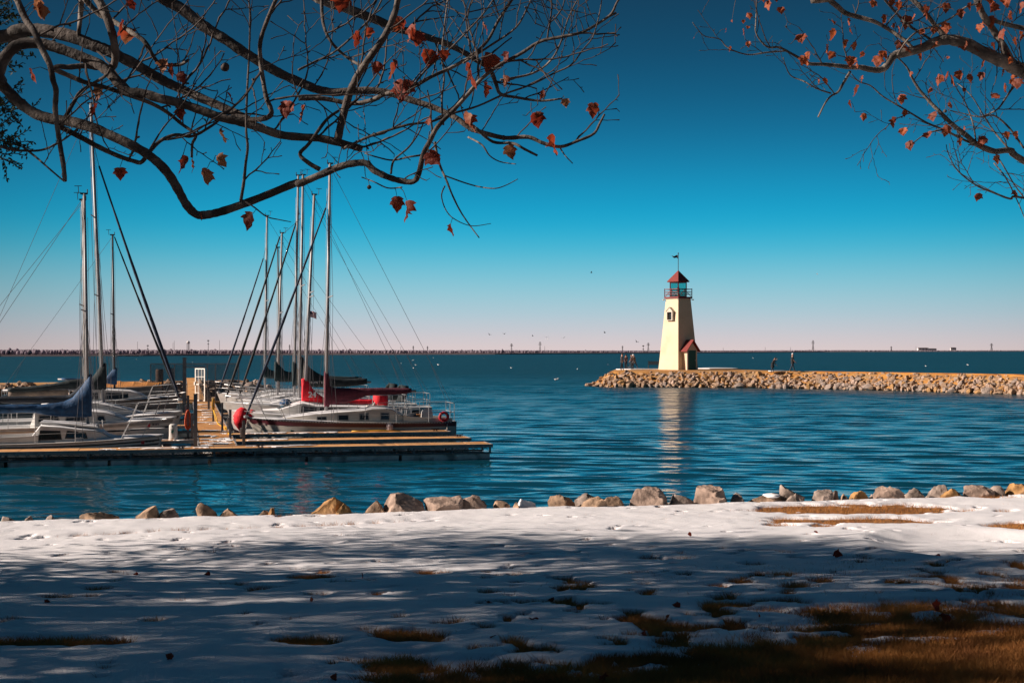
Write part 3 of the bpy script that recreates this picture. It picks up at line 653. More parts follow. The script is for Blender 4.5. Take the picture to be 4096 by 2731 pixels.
def pylon(px, top, d, lab, wpx=7):
    k_ = d/F; t = thing('transmission_pylon', lab, 'pylon', far(px, d), 0, 'power pylons on the far shore'); zt = (YH-top)*k_+HC-1.2; r_ = .6*k_
    mb = MB(); b_ = wpx*.55*k_; w2 = .9*k_
    for sx_ in (-1,1):
        for sy_ in (-1,1): mb.tube([(sx_*b_,sy_*b_,-1),(sx_*w2,sy_*w2,zt*.72),(0,0,zt)], r_, 4)
    for q in range(6):
        z0, z1 = zt*.72*q/6, zt*.72*(q+1)/6; w0 = b_+(w2-b_)*q/6; w1 = b_+(w2-b_)*(q+1)/6
        mb.tube([(-w0,-w0,z0),(w1,-w1,z1)], r_*.7, 4); mb.tube([(w0,-w0,z0),(-w1,-w1,z1)], r_*.7, 4)
    mb.build('lattice_tower', M['farsteel'], t)
    for fz, wx in ((.72,1.0),(.84,.8),(.95,.55)):
        mb = MB(); mb.tube([(-wx*wpx*k_,0,zt*fz),(wx*wpx*k_,0,zt*fz)], r_, 4); mb.tube([(-wx*wpx*k_,0,zt*fz),(0,0,zt*(fz+.05))], r_*.7, 4); mb.tube([(wx*wpx*k_,0,zt*fz),(0,0,zt*(fz+.05))], r_*.7, 4); mb.build('cross_arm', M['farsteel'], t)
for px, top, d, lab in ((2046,1374,1700,'wide lattice pylon midway between the boats and the lighthouse'),(2160,1367,1700,'tall dark lattice pylon, nearest of the pair left of the lighthouse'),(2593,1371,2200,'slim lattice pylon just left of the lighthouse'),
        (3252,1361,2900,'tall lattice pylon right of the lighthouse beyond the walkers'),(3966,1373,4200,'lattice pylon at the far right of the horizon'),(1158,1378,1500,'small pylon seen between the sailboat masts'),(1653,1383,1500,'small pylon right of the maroon boat rigging'),
        (1710,1384,1500,'faint small pylon left of the wide lattice pylon'),(2490,1383,2200,'faint pylon above the group of people'),(3565,1385,4200,'faint pylon left of the pale far buildings')): pylon(px, top, d, lab, 7 if top < 1376 else 4)
def pole(px, top, d, lab, lamps=True, w_=.9):
    k_ = d/F; t = thing('light_pole', lab, 'light pole', far(px, d), 0, 'tall poles on the far shore'); zt = (YH-top)*k_+HC-1.2
    mb = MB(); mb.tube([(0,0,-1),(0,0,zt)], [w_*k_, w_*.7*k_], 6); mb.build('mast', M['farsteel'], t)
    if lamps:
        mb = MB(); mb.box(-4*k_,4*k_,-k_,k_,zt-5*k_,zt-1.5*k_); mb.box(-3.2*k_,3.2*k_,-k_,k_,zt-18*k_,zt-15.5*k_); mb.build('lamp_head', M['farsteel'], t)
for px, top, d, lab, la in ((833,1359,830,'dark floodlight pole with two lamp tiers at the near end of far shore',True),(2573,1380,1600,'floodlight pole beside the slim pylon left of the lighthouse',True),(2179,1384,1700,'thin pole right of the tall dark pylon',False),(1603,1385,1400,'thin pole right of the boat stays',False),
        (692,1370,1400,'thin radio mast left of the water tower',False),(697,1362,1400,'taller thin radio mast left of the water tower',False),(878,1360,1400,'very thin mast right of the two tier floodlight pole',False),(550,1366,1400,'thin mast between the left sailboat stays',False),(591,1379,1100,'short pole left of the radio masts',True),
        (3061,1388,2600,'pale thin pole left of the two walkers',False),(3162,1388,2900,'faint thin mast above the walker in the white cap',False),(3664,1385,4000,'thin mast at the left of the pale far buildings',False),(2893,1391,2500,'faint thin pole right of the lighthouse porch',False)): pole(px, top, d, lab, la, 1.3 if la else .8)
def building(px0, px1, top, bot, d, lab, roof=True, name='building'):
    k_ = d/F; c = far((px0+px1)/2, d, bot); t = thing(name, lab, 'building', c); w_ = (px1-px0)/2*k_; h = (bot-top)*k_
    mb = MB(); mb.box(-w_,w_,-w_*.3,w_*.5,-1.5,h*.8); mb.build('wall', M['farwhite'], t)
    for s in range(3): mb = MB(); mb.box(-w_*.8+s*w_*.6,-w_*.8+s*w_*.6+w_*.35,-w_*.3-.1,-w_*.3+.1,h*.2,h*.6); mb.build('window', M['farroof'], t)
    mb = MB(); mb.prism([(-w_*1.05,-w_*.4,h*.8),(w_*1.05,-w_*.4,h*.8),(w_*.7,-w_*.1,h),(-w_*.7,-w_*.1,h)], (0,w_*.8,0)); mb.build('roof', M['farroof'], t)
building(466,570,1420.2,1424.6,800,'long low white building at the far waterline on the left',name='boat_house')
building(3671,3713,1390,1399,3900,'pale far building with a stepped dark roof at right')
building(3717,3745,1393,1399.5,3900,'small white far building beside the stepped one')
building(3802,3824,1389,1399,3900,'dark boxy far building right of the white ones')
for x0,x1,dd,lab in ((1100,1118,1050,'white house by the far water behind the masts'),(1300,1322,1050,'long white shed on the far shore right of the masts'),(1520,1560,1080,'row of pale sheds by the far water right of the boats'),(1640,1665,1100,'pale low shed on the far shore near the small pylons'),(610,640,950,'grey house among trees above the far left shore'),(1655,1680,1120,'tiny white shed next to the pale low one')):
    building(x0,x1,1413 if x0>1000 else 1406,1416 if x0 > 1000 else 1411,dd,lab)
# ================================================================ gulls
M['gull'] = mat('white_feathers', (.8,.78,.76), (.7,.68,.67), rough=.8)
M['darkbird'] = mat('dark_feathers', (.03,.03,.035), rough=.8)
def bird_mesh(fly):
    mb = MB(); mb.tube([(-.22,0,.05),(-.12,0,.06),(0,0,.07),(.12,0,.09),(.18,0,.16),(.24,0,.17),(.29,0,.155)], [.01,.05,.075,.06,.035,.04,.008], 8)
    if fly:
        for s in (-1,1): mb.loft([[Vector((.08-.05*q, s*(.05+.55*q), .1+.22*math.sin(q*2.2)+dz)) for dz in (0,.012)]+[Vector((-.1-.02*q, s*(.05+.55*q), .1+.2*math.sin(q*2.2)+dz)) for dz in (.012,0)] for q in (0,.4,.75,1)])
    else:
        for s in (-1,1): mb.tube([(.1,s*.06,.1),(-.05,s*.075,.11),(-.26,s*.02,.1)], [.02,.035,.006], 6)
    return mb.mesh('bird')
gm, gf = bird_mesh(False), bird_mesh(True); gm.materials.append(M['gull']); gf2 = gf.copy(); gf.materials.append(M['darkbird']); gf2.materials.append(M['gull'])
r3 = random.Random(21)
for i in range(20):
    px = r3.choice((r3.uniform(1480,2560), r3.uniform(1480,2560), r3.uniform(2850,4000), r3.uniform(120,1000))); row = r3.uniform(1428, 1462) if i % 4 else r3.uniform(1462,1520)
    if 2350 < px and row > 1470: row = 1450
    p = G(px, row, 0); o = bpy.data.objects.new('gull', gm); COL.objects.link(o); o.location = p; s = r3.uniform(.9,1.5); o.scale = (s,s,s); o.rotation_euler = (0,0,r3.uniform(0,6.28))
    tag(o, 'small white gull floating on the open lake water', 'gull', 'gulls on the lake')
for px, row, d, dark in ((2366,1092,150,1),(2418,1332,240,1),(2547,1369,240,1),(1958,1340,260,1),(2017,1337,260,1),(2130,1345,300,1),(2186,1350,300,1),(2255,1352,300,0),(3268,1098,300,0),(2190,1358,300,0)):
    o = bpy.data.objects.new('flying_gull', gf if dark else gf2); COL.objects.link(o); o.location = P(px,row,d); s = .5 if px == 2366 else .75; o.scale = (s,s,s); o.rotation_euler = (r3.uniform(-.5,.5), .2, r3.uniform(0,6.28))
    tag(o, ('dark bird gliding low to the left of the lighthouse flag' if px == 2366 else ('tiny dark bird flying over the far shore' if dark else 'tiny pale bird flying over the lake')), 'bird', 'birds in the air')
# ================================================================ docks
DECK = .48
def world_T(u, v, z=0.0, rz=0.0): return LV(u, v, z), ANG+rz
def plank_deck(L_, W_, t=.05, pw=.142, along_x=True, seed=1):
    """boards laid across a run L_ long (x) and W_ wide (y), one mesh"""
    r = random.Random(seed); mb = MB(); x = 0
    while x < L_-.01:
        w_ = min(pw, L_-x); dz = r.uniform(-.004, .004); mb.box(x+.004, x+w_-.004, r.uniform(0,.015), W_-r.uniform(0,.015), DECK-t+dz, DECK+dz); x += pw
    return mb
def dock(name, label, u0, u1, v0, v1, seed, along='u', panels=None):
    L_, W_ = (u1-u0, v1-v0) if along == 'u' else (v1-v0, u1-u0)
    if along == 'u': p, rz = LV(u0, v0), ANG
    else: p, rz = LV(u1, v0), ANG+math.pi/2
    t = thing(name, label, 'dock', p, rz)
    if along == 'u':
        mb = MB(); x = 0; r = random.Random(seed)                     # wide composite panels with seams
        while x < L_-.01:
            w_ = min(.61, L_-x); mb.box(x+.006, x+w_-.006, .05, W_-.05, DECK-.05, DECK+r.uniform(-.004,.004)); x += .61
        mb.build('deck_boards', M['wood'], t)
    else: plank_deck(L_, W_, seed=seed).build('deck_boards', M['wood'], t)
    mb = MB()
    for y0, y1 in ((0,.048), (W_-.048, W_)): mb.box(0, L_, y0, y1, DECK-.10, DECK+.012)
    for x0, x1 in ((-.05,0), (L_, L_+.05)): mb.box(x0, x1, 0, W_, DECK-.10, DECK+.012)
    mb.build('rim_board', M['wood_edge'], t)
    mb = MB()
    for y0 in (.0, W_-.06): mb.box(0, L_, y0+.005, y0+.055, .168, .222)
    n = max(2, round(L_/1.35))
    for i in range(n+1):
        x = .05+(L_-.1)*i/n
        for y0 in (.01, W_-.05): mb.box(x-.03, x+.03, y0, y0+.045, .20, DECK-.10)
        if i < n:
            for q in range(4):
                xa = x+(L_-.1)/n*q/4; xb = xa+(L_-.1)/n/8; xc = xa+(L_-.1)/n/4
                for y0 in (.03, W_-.03): mb.bar((xa,y0,.222), (xb,y0,DECK-.10), .016); mb.bar((xb,y0,DECK-.10), (xc,y0,.222), .016)
    mb.build('truss_frame', M['galv'], t)
    n = max(1, round(L_/3.15))
    for i in range(n):
        mb = MB(); x0, x1 = L_*i/n+.05, L_*(i+1)/n-.05; y0, y1 = .05, W_-.05
        mb.loft([[Vector((a,b,z)) for a,b in ((x0+e,y0+e),(x1-e,y0+e),(x1-e,y1-e),(x0+e,y1-e))] for z,e in ((-.25,.02),(.15,0),(.165,.02))]); mb.build('float', M['float'], t)
    return t
def cleat(p, rz, lab):
    t = thing('dock_cleat', lab, 'cleat', p, rz, 'iron cleats on the docks')
    mb = MB(); mb.tube([(-.17,0,.09),(-.1,0,.075),(.1,0,.075),(.17,0,.09)], [.012,.022,.022,.012], 8); mb.build('horn', M['rust'], t)
    mb = MB()
    for s in (-.05,.05): mb.tube([(s,0,0),(s,0,.075)], .02, 8)
    mb.box(-.1,.1,-.04,.04,0,.014); mb.build('base', M['rust'], t)
F1 = dock('floating_dock', 'longest front dock in grey weathered timber running across the left foreground', -16, 9.13, -.53, .82, 1)
dock('floating_dock', 'second dock finger, empty and open, behind the front dock', .68, 9.08, 2.85, 4.2, 2)
dock('floating_dock', 'third dock finger lying along the maroon striped sailboat', .68, 9.1, 6.9, 8.1, 3)
dock('walkway', 'snow streaked plank walkway leading back to the white gate', -.65, .65, .87, 41.3, 4, 'v')
dock('floating_dock', 'dock finger at left between the nearest white sailboat and the next', -9, -.68, 3.75, 4.75, 5)
dock('floating_dock', 'dock finger hidden behind the sailboat with the red covers', .68, 8.6, 15.3, 16.3, 6)
dock('floating_dock', 'dock finger on the left before the grey hulled sailboat', -8, -.68, 13.6, 14.6, 7)
dock('floating_dock', 'far right dock finger among the white sailboats', .68, 8, 24.2, 25.2, 8)
dock('floating_dock', 'far left dock finger beside the grey hulled sailboat', -8, -.68, 24.4, 25.4, 9)
cleat(LV(-1.2, -.42, DECK+.012), ANG, 'iron cleat on the front dock near the tall grey post'); cleat(LV(1.35, -.42, DECK+.012), ANG, 'iron cleat on the front dock right of the walkway')
cleat(LV(8.8, 3.6, DECK+.01), ANG, 'iron cleat at the free end of the second dock finger'); cleat(LV(8.6, 7.4, DECK+.01), ANG, 'iron cleat by the stern of the maroon striped boat')
cleat(LV(-1.0, 4.2, DECK+.01), ANG, 'iron cleat beside the white dock box')
# snow lying on the docks
r4 = random.Random(9)
def snow_blob(mb, u, v, ru, rv, th=.018):
    ring = []; n = 26; ph = r4.uniform(0, 6)
    for k in range(n):
        a = 2*math.pi*k/n; q = 1+.28*math.sin(3*a+ph)+.18*math.sin(7*a+2*ph)+r4.uniform(-.12,.12); ring.append((u+ru*q*math.cos(a), v+rv*q*math.sin(a)))
    return ring
mb = MB()
for _ in range(18):
    v = 1.2+18*r4.random()**1.7; ring = snow_blob(mb, r4.uniform(-.4,.45), v, r4.uniform(.12,.4), r4.uniform(.12,.42))
    mb.prism([LV(max(-.59,min(.59,u)), max(.92,vv), DECK+.006) for u, vv in ring], (0,0,.016))
for v in (21,23.5,26,29,33,36.5):
    ring = snow_blob(mb, r4.uniform(-.2,.3), v, .35, .28); mb.prism([LV(max(-.59,min(.59,u)), vv, DECK+.006) for u, vv in ring], (0,0,.016))
for u0, v0, v1, n in ((-9,-.46,.75,16),(-3.5,-.46,.75,5),(1.2,-.4,.7,3)):
    for i in range(n):
        u = u0-i*.5+r4.uniform(-.2,.2) if u0 < -4 else u0+i*.75; ring = snow_blob(mb, u, r4.uniform(-.2,.45), r4.uniform(.2,.5), r4.uniform(.1,.3)); mb.prism([LV(uu, max(-.47,min(.76,vv)), DECK+.006) for uu, vv in ring], (0,0,.02))
for u, v in ((1.6,7.4),(2.4,7.6),(3.3,7.3),(4.4,7.5),(1.5,3.4),(2.2,3.7),(-2.2,4.3),(-3.4,4.2),(-4.6,4.3),(-1.2,4.1)):
    ring = snow_blob(mb, u, v, .38, .22); mb.prism([LV(uu, vv, DECK+.006) for uu, vv in ring], (0,0,.018))
tag(mb.build('dock_snow', M['snow']), kind='structure')
# posts standing on the docks
def post(px, top, bot, v, lab, w_=.10, box=False):
    u = u_at(px, v); z0 = .1; z1 = z_at(top, u, v); t = thing('dock_post', lab, 'post', LV(u, v, z0), ANG, 'steel posts along the docks')
    mb = MB(); mb.box(-w_/2,w_/2,-w_/2,w_/2,0,z1-z0); mb.build('shaft', M['galv'], t)
    mb = MB(); mb.box(-w_/2-.008,w_/2+.008,-w_/2-.008,w_/2+.008,z1-z0,z1-z0+.02); mb.build('cap', M['black'], t)
    if box: mb = MB(); mb.box(-w_/2-.07,-w_/2,-.06,.06,(z1-z0)*.55,(z1-z0)*.8); mb.build('power_outlet', M['galv_lt'], t)
post(782,1577,1790,.75,'tall thick grey post at the front corner of the walkway',.125)
post(975,1683,1785,.95,'short grey post carrying a small outlet box at the walkway corner',.10,True)
post(921,1640,1735,5.0,'grey post on the right of the walkway under the red sail bag',.09,True)
post(889,1612,1690,9.5,'thin grey post right of the walkway near the yellow cable',.08)
post(853,1597,1660,17,'post draped with the yellow cable right of the walkway',.09)
post(768,1655,1755,4.9,'short grey post just left of the walkway beside the orange hose',.09)
post(752,1583,1712,8.6,'grey post left of the walkway with the orange hose hung on it',.10,True)
post(738,1431,1626,33,'very tall grey pile left of the walkway standing against the lake',.2)
post(835,1560,1612,30,'dark post right of the walkway just before the gate',.12)
# orange hose, yellow cable
def coil(name, label, cat, m, px, v, ytop, ybot, wpx, n, r_, off):
    u = u_at(px, v); zt, zb = z_at(ytop, u, v), z_at(ybot, u, v); hw = wpx/F*(OY+CA*v); mb = MB(); rl = random.Random(n*7)
    for i in range(n):
        pts = []; w_ = hw*rl.uniform(.7,1.15); zz = zb+rl.uniform(-.02,.10)
        for k in range(25):
            a = 2*math.pi*k/24; s = math.sin(a); pts.append(LV(u+w_*s*(1 if zt else 1)*(.55+.45*(1-math.cos(a))/2), v+off+rl.uniform(-.015,.015)-.01*i, (zt+zz)/2+(zt-zz)/2*math.cos(a)))
        mb.tube(pts, r_, 6)
    return tag(mb.build(name, m, None, True), label, cat)
coil('hose', 'coiled orange hose hanging on the post left of the walkway', 'hose', M['orange'], 752, 8.45, 1640, 1716, 14, 5, .026, -.05)
coil('power_cable', 'yellow cable looped over a post right of the walkway', 'cable', M['yellow'], 853, 16.9, 1592, 1640, 6, 5, .017, -.08)
mb = MB(); pts = [LV(u_at(px, v), v, z) for px, v, z in ((853,16.7,1.0),(862,16.2,.62),(872,14.5,.5),(885,13,.5),(898,11,.52),(905,9,.42),(915,7,.5),(922,5.4,.6))]
mb.tube(pts, .017, 6); mb.tube([p+Vector((.06*math.sin(i*2), .1, .03*math.cos(i*3))) for i, p in enumerate(pts)], .02, 6)
tag(mb.build('power_cable', M['yellow'], None, True), 'yellow cable trailing along the right edge of the walkway', 'cable')
mb = MB(); mb.tube([LV(5.3,7.6,DECK+.03), LV(5.6,7.5,DECK+.04), LV(5.9,7.7,DECK+.03), LV(6.3,7.5,DECK+.05), LV(6.7,7.6,DECK+.03), LV(7.2,7.55,DECK+.03)], .03, 6)
tag(mb.build('line', M['yellow'], None, True), 'yellow line lying on the third dock finger by the maroon striped boat', 'rope')
# white dock box with its green mark
u = u_at(693, 4.2); t = thing('dock_box', 'white plastic dock box with a green emblem on the left dock finger', 'dock box', LV(u, 4.2, DECK), ANG-.2)
mb = MB(); mb.lathe([(.15,0),(.158,.02),(.158,.12),(.15,.13),(.148,.5),(.14,.55),(.09,.585),(.01,.59)], 20); auto_smooth(mb.build('body', M['white'], t), 30)
mb = MB(); mb.prism([(-.05,-.158,.27),(.03,-.158,.27),(.055,-.158,.36),(-.03,-.158,.36)], (0,.02,0)); mb.build('emblem', M['green'], t)
mb = MB(); mb.box(-.07,.07,-.156,-.13,.385,.40); mb.box(-.05,.05,-.157,-.13,.235,.245); mb.build('printed_lines', M['galv'], t)
mb = MB(); mb.lathe([(.02,0),(.022,.04),(.01,.05)], 10, (0,-.15,.48)); mb.build('latch', M['black'], t)

# ---------------------------------------------------------------- gate, mesh fence and ramp
gv = 41.5
def GX(px): return u_at(px, gv)
def GZ(py, px=800): return z_at(py, GX(px), gv)
M['meshpanel'] = bpy.data.materials.new('wire_mesh'); M['meshpanel'].use_nodes = True
_n, _l = M['meshpanel'].node_tree.nodes, M['meshpanel'].node_tree.links; _t = _n.new('ShaderNodeBsdfTransparent'); _m = _n.new('ShaderNodeMixShader'); _m.inputs[0].default_value = .72
_n['Principled BSDF'].inputs['Base Color'].default_value = (.13,.14,.15,1); _l.new(_n['Principled BSDF'].outputs[0], _m.inputs[1]); _l.new(_t.outputs[0], _m.inputs[2]); _l.new(_m.outputs[0], _n['Material Output'].inputs['Surface'])
t = thing('platform', 'gate platform of dark timber at the end of the walkway', 'platform', LV(0, gv-.1), ANG)
mb = MB(); mb.box(-3.4,2.4,-.1,1.2,.36,.47); mb.build('deck_boards', M['wood'], t); mb = MB(); mb.box(-3.3,2.3,0,1.1,-.2,.36); mb.build('float', M['float'], t)
fe = thing('mesh_fence', 'see through wire mesh security fence around the dock gate', 'fence', LV(0, gv), ANG)
zt = GZ(1456)
for a, b in ((602,698),(698,736),(829,862),(862,955)):
    mb = MB(); ua, ub = GX(a), GX(b); mb.box(ua,ub,.02,.026,.5,zt); mb.build('mesh_panel', M['meshpanel'], fe)
mb = MB(); mb.box(GX(736), GX(829), .02, .026, GZ(1471), zt); mb.build('mesh_panel', M['meshpanel'], fe)
for px in (602,698,829,862,955): mb = MB(); mb.box(GX(px)-.03,GX(px)+.03,0,.06,.45,zt); mb.build('fence_post', M['galv_lt'], fe)
mb = MB(); mb.box(GX(602),GX(955),.0,.05,zt,zt+.05); mb.box(GX(602),GX(736),.0,.04,GZ(1538),GZ(1538)+.04); mb.box(GX(829),GX(955),.0,.04,GZ(1538),GZ(1538)+.04); mb.box(GX(736),GX(829),0,.05,GZ(1471),GZ(1471)+.05); mb.build('rail', M['galv_lt'], fe)
ga = thing('gate', 'white framed gate door with a wire grid at the head of the walkway', 'gate', LV(GX(819), gv+.05), ANG-R(52))   # swung open
x0, x1, z0, z1 = -(GX(819)-GX(780))/math.cos(R(52)), 0, .5, GZ(1473); mb = MB()
for a, b in ((x0,x0+.07),(x1-.07,x1)): mb.box(a,b,0,.05,z0,z1)
for z in (z0, z0+(z1-z0)*.49, z1-.07): mb.box(x0+.07,x1-.07,.002,.048,z,z+.07)
M['gatewhite'] = mat('gate_white_paint', (.85,.80,.72), (.8,.74,.66), rough=.6)
mb.build('frame', M['gatewhite'], ga); mb = MB()
for i in (1,2): mb.box(x0+(x1-x0)*i/3-.012,x0+(x1-x0)*i/3+.012,.015,.035,z0+.07,z1-.07)
for q in (.25,.74): mb.box(x0+.07,x1-.07,.012,.032,z0+(z1-z0)*q-.015,z0+(z1-z0)*q+.015)
mb.build('grid', M['gatewhite'], ga); mb = MB(); mb.box(x0+.07,x1-.07,.04,.046,z0+.07,z1-.07); mb.build('mesh_panel', M['meshpanel'], ga)
mb = MB(); mb.box(x0-.03,x0+.05,-.06,.0,z0+1.0,z0+1.2); mb.build('handle', M['gatewhite'], ga)
rp = thing('gangway_ramp', 'sunlit plank ramp rising from the gate to the breakwater', 'ramp', LV(0, gv+1.1), ANG)
mb = MB(); ua, ub = GX(748), GX(822); n = 60; Lr = 10.5
for i in range(n):
    y0, y1 = Lr*i/n, Lr*(i+1)/n-.02; za, zb_ = .5+1.25*i/n, .5+1.25*(i+1)/n; mb.add([(ua-.2*i/n,y0,za),(ub-.5*i/n,y0,za),(ub-.5*i/n,y1,zb_),(ua-.2*i/n,y1,zb_),(ua-.2*i/n,y0,za-.05),(ub-.5*i/n,y0,za-.05),(ub-.5*i/n,y1,zb_-.05),(ua-.2*i/n,y1,zb_-.05)], [(0,1,2,3),(4,7,6,5),(0,4,5,1),(1,5,6,2),(2,6,7,3),(3,7,4,0)])
mb.build('deck_boards', M['wood'], rp)
mb = MB(); mb.tube([(ua,0,.5),(ua,0,1.5)], .03, 6); mb.tube([(ua,0,1.5),(ua-.2,Lr,2.6)], .03, 6); mb.tube([(ua-.2,Lr,1.7),(ua-.2,Lr,2.6)], .03, 6); mb.build('handrail', M['galv_lt'], rp)
u = GX(636); t = thing('timber_pile', 'thick brown timber pile behind the mesh fence', 'pile', LV(u, gv+1.6, -.2), ANG); w2 = 15.5/F*86
mb = MB(); mb.lathe([(w2,0),(w2*1.02,1.0),(w2*.98,GZ(1477)+.1),(w2*.9,GZ(1477)+.2)], 18); mb.build('shaft', mat('creosoted_timber', (.12,.06,.035), (.05,.03,.022), scale=4, stretch=(3,3,.3), rough=.9), t)
u0, u1 = GX(680), GX(698); t = thing('electrical_cabinet', 'grey metal cabinet standing by the mesh fence', 'cabinet', LV((u0+u1)/2, gv+.5, .47), ANG); h = GZ(1472)-.47; w2 = (u1-u0)/2
mb = MB(); mb.box(-w2,w2,0,.25,0,h); mb.build('body', M['galv'], t); mb = MB(); mb.box(-w2+.02,w2-.02,-.015,-.001,.1,h-.08); mb.build('door', M['galv_lt'], t)

# ================================================================ sailboats
def boat(name, label, v, bow_px, stern_u, beam, zb, zs, hullm, left=False, rake=.45, group='moored sailboats'):
    """root at the stern waterline; local x runs to the bow"""
    ub = u_at(bow_px, v); L_ = abs(ub-stern_u)
    t = thing(name, label, 'sailboat', LV(stern_u, v), ANG if left else ANG+math.pi, group)
    B = {'t': t, 'L': L_, 'v': v, 'us': stern_u, 'sg': 1 if left else -1, 'beam': beam, 'zb': zb, 'zs': zs, 'rake': rake}
    def loc(px, py, y=0.0):                          # pixel -> local (x, z) on the plane y (local) of this boat
        vv = v+(y if left else -y); u = u_at(px, vv); return (u-stern_u)*B['sg'], z_at(py, u, vv)
    B['loc'] = loc
    def hb(s):
        f = .72+.28*math.sin(math.pi/2*min(1, s/.42)) if s < .42 else math.cos(math.pi/2*((s-.42)/.58)**1.75)
        return beam/2*max(.012, f)
    def sheer(s): return zs+(zb-zs)*s**1.6-.04*math.sin(math.pi*s)
    def hp(s, h, side=1, out=0.0):                   # h 0 waterline .. 1 sheer
        b = hb(s); w_ = .90+.10*h**.7
        x = L_*s-rake*(1-h)*s**6; return Vector((x, side*(b*w_+out), sheer(s)*h))
    B['hp'], B['hb'], B['sheer'] = hp, hb, sheer
    S = [0,.04,.1,.18,.27,.36,.45,.54,.63,.71,.78,.84,.89,.93,.96,.98,1.0]; rings = []
    for s in S:
        b = hb(s); kz = -.35*math.sin(math.pi*min(1,.15+s*.85))**.5-.02; xk = L_*s-rake*1.25*s**6
        half = [Vector((xk-.1*s**6, .02*min(1,b/.1), kz)), Vector((xk, b*.55, kz*.62))]+[hp(s, h) for h in (0,.3,.6,.85,1)]
        ring = [Vector((p.x,-p.y,p.z)) for p in half[::-1]]+half; rings.append(ring)
    mb = MB(); mb.loft(rings, cap=False, closed=False); mb.f.append(tuple(range(len(rings[0])))); auto_smooth(mb.build('hull', hullm, t), 50)
    mb = MB(); dr = []                                # side deck and foredeck with camber
    for s in S: dr.append([Vector((L_*s, hb(s)*q*.995, sheer(s)+.05*(1-q*q)-.004)) for q in (-1,-.6,-.2,.2,.6,1)])
    mb.loft(dr, False, False); mb.build('deck', M['white'], t, True)
    mb = MB(); sr = []                                # snow on the foredeck
    for s in [.55+.44*i/9 for i in range(10)]: sr.append([Vector((L_*s, hb(s)*q*.9, sheer(s)+.05*(1-q*q)+.035*(1-abs(q)**6)*(1-((s-.77)/.225)**4)-.006)) for q in (-1,-.8,-.4,0,.4,.8,1)])
    mb.loft(sr, False, False); mb.build('deck_snow', M['snow'], t, True)
    return B
def stripe(B, m, h0, h1, s0=.0, s1=.995, name='stripe', out=.008):
    mb = MB()
    for side in (-1,1):
        r_ = []
        for i in range(25):
            s = s0+(s1-s0)*i/24; a, b = B['hp'](s,h0,side,out), B['hp'](s,h1,side,out); r_.append([a, b, b-Vector((0,side*.02,0)), a-Vector((0,side*.02,0))])
        mb.loft(r_)
    return mb.build(name, m, B['t'])
def cabin(B, st, m, name='cabin', cam=.06, snow=True):
    """st: (x, half width, z base, z side top)"""
    def ring(x, w_, z0, z1): return [Vector((x,-w_,z0)), Vector((x,-w_*.93,z1)), Vector((x,-w_*.5,z1+cam*.8)), Vector((x,0,z1+cam)), Vector((x,w_*.5,z1+cam*.8)), Vector((x,w_*.93,z1)), Vector((x,w_,z0))]
    mb = MB(); mb.loft([ring(*q) for q in st]); o = auto_smooth(mb.build(name, m, B['t']), 35)
    if snow:
        mb = MB(); rr_ = []
        for i, (x, w_, z0, z1) in enumerate(st):
            e = .035 if 0 < i < len(st)-1 else .004
            rr_.append([Vector((x,y,z1+c_+q*e)) for y, c_, q in ((-w_*.88,0.012,.4),(-w_*.5,cam*.8,1),(0,cam,1.1),(w_*.5,cam*.8,1),(w_*.88,0.012,.4))])
        mb.loft(rr_, False, False); mb.build('roof_snow', M['snow'], o, True)
    B['cab'] = st; return o
def cab_pt(B, x, h, side, out=0):
    st = sorted(B['cab'])
    for a, b in zip(st, st[1:]):
        if a[0] <= x <= b[0]:
            t = (x-a[0])/(b[0]-a[0]); w_, z0, z1 = (a[k]+(b[k]-a[k])*t for k in (1,2,3)); return Vector((x, side*(w_*(1-.07*h)+out), z0+(z1-z0)*h))
    q = st[0] if x < st[0][0] else st[-1]; return Vector((x, side*(q[1]*(1-.07*h)+out), q[2]+(q[3]-q[2])*h))
def window(B, cabo, x0, x1, h0, h1, fm=None, slant=0.0, sides=(-1,1)):
    for side in sides:
        def quad(a, b, c, d, out): return [cab_pt(B,a,c,side,out), cab_pt(B,b,c,side,out), cab_pt(B,b-slant,d,side,out), cab_pt(B,a+slant,d,side,out)]
        e = .035; eh = .09
        mb = MB(); mb.prism(quad(x0-e,x1+e,h0-eh,h1+eh,.0), (0,side*.014,0)); f_ = mb.build('window', fm or M['frame_grey'], cabo)
        mb = MB(); mb.prism(quad(x0,x1,h0,h1,.010), (0,side*.010,0)); mb.build('pane', M['window'], f_)
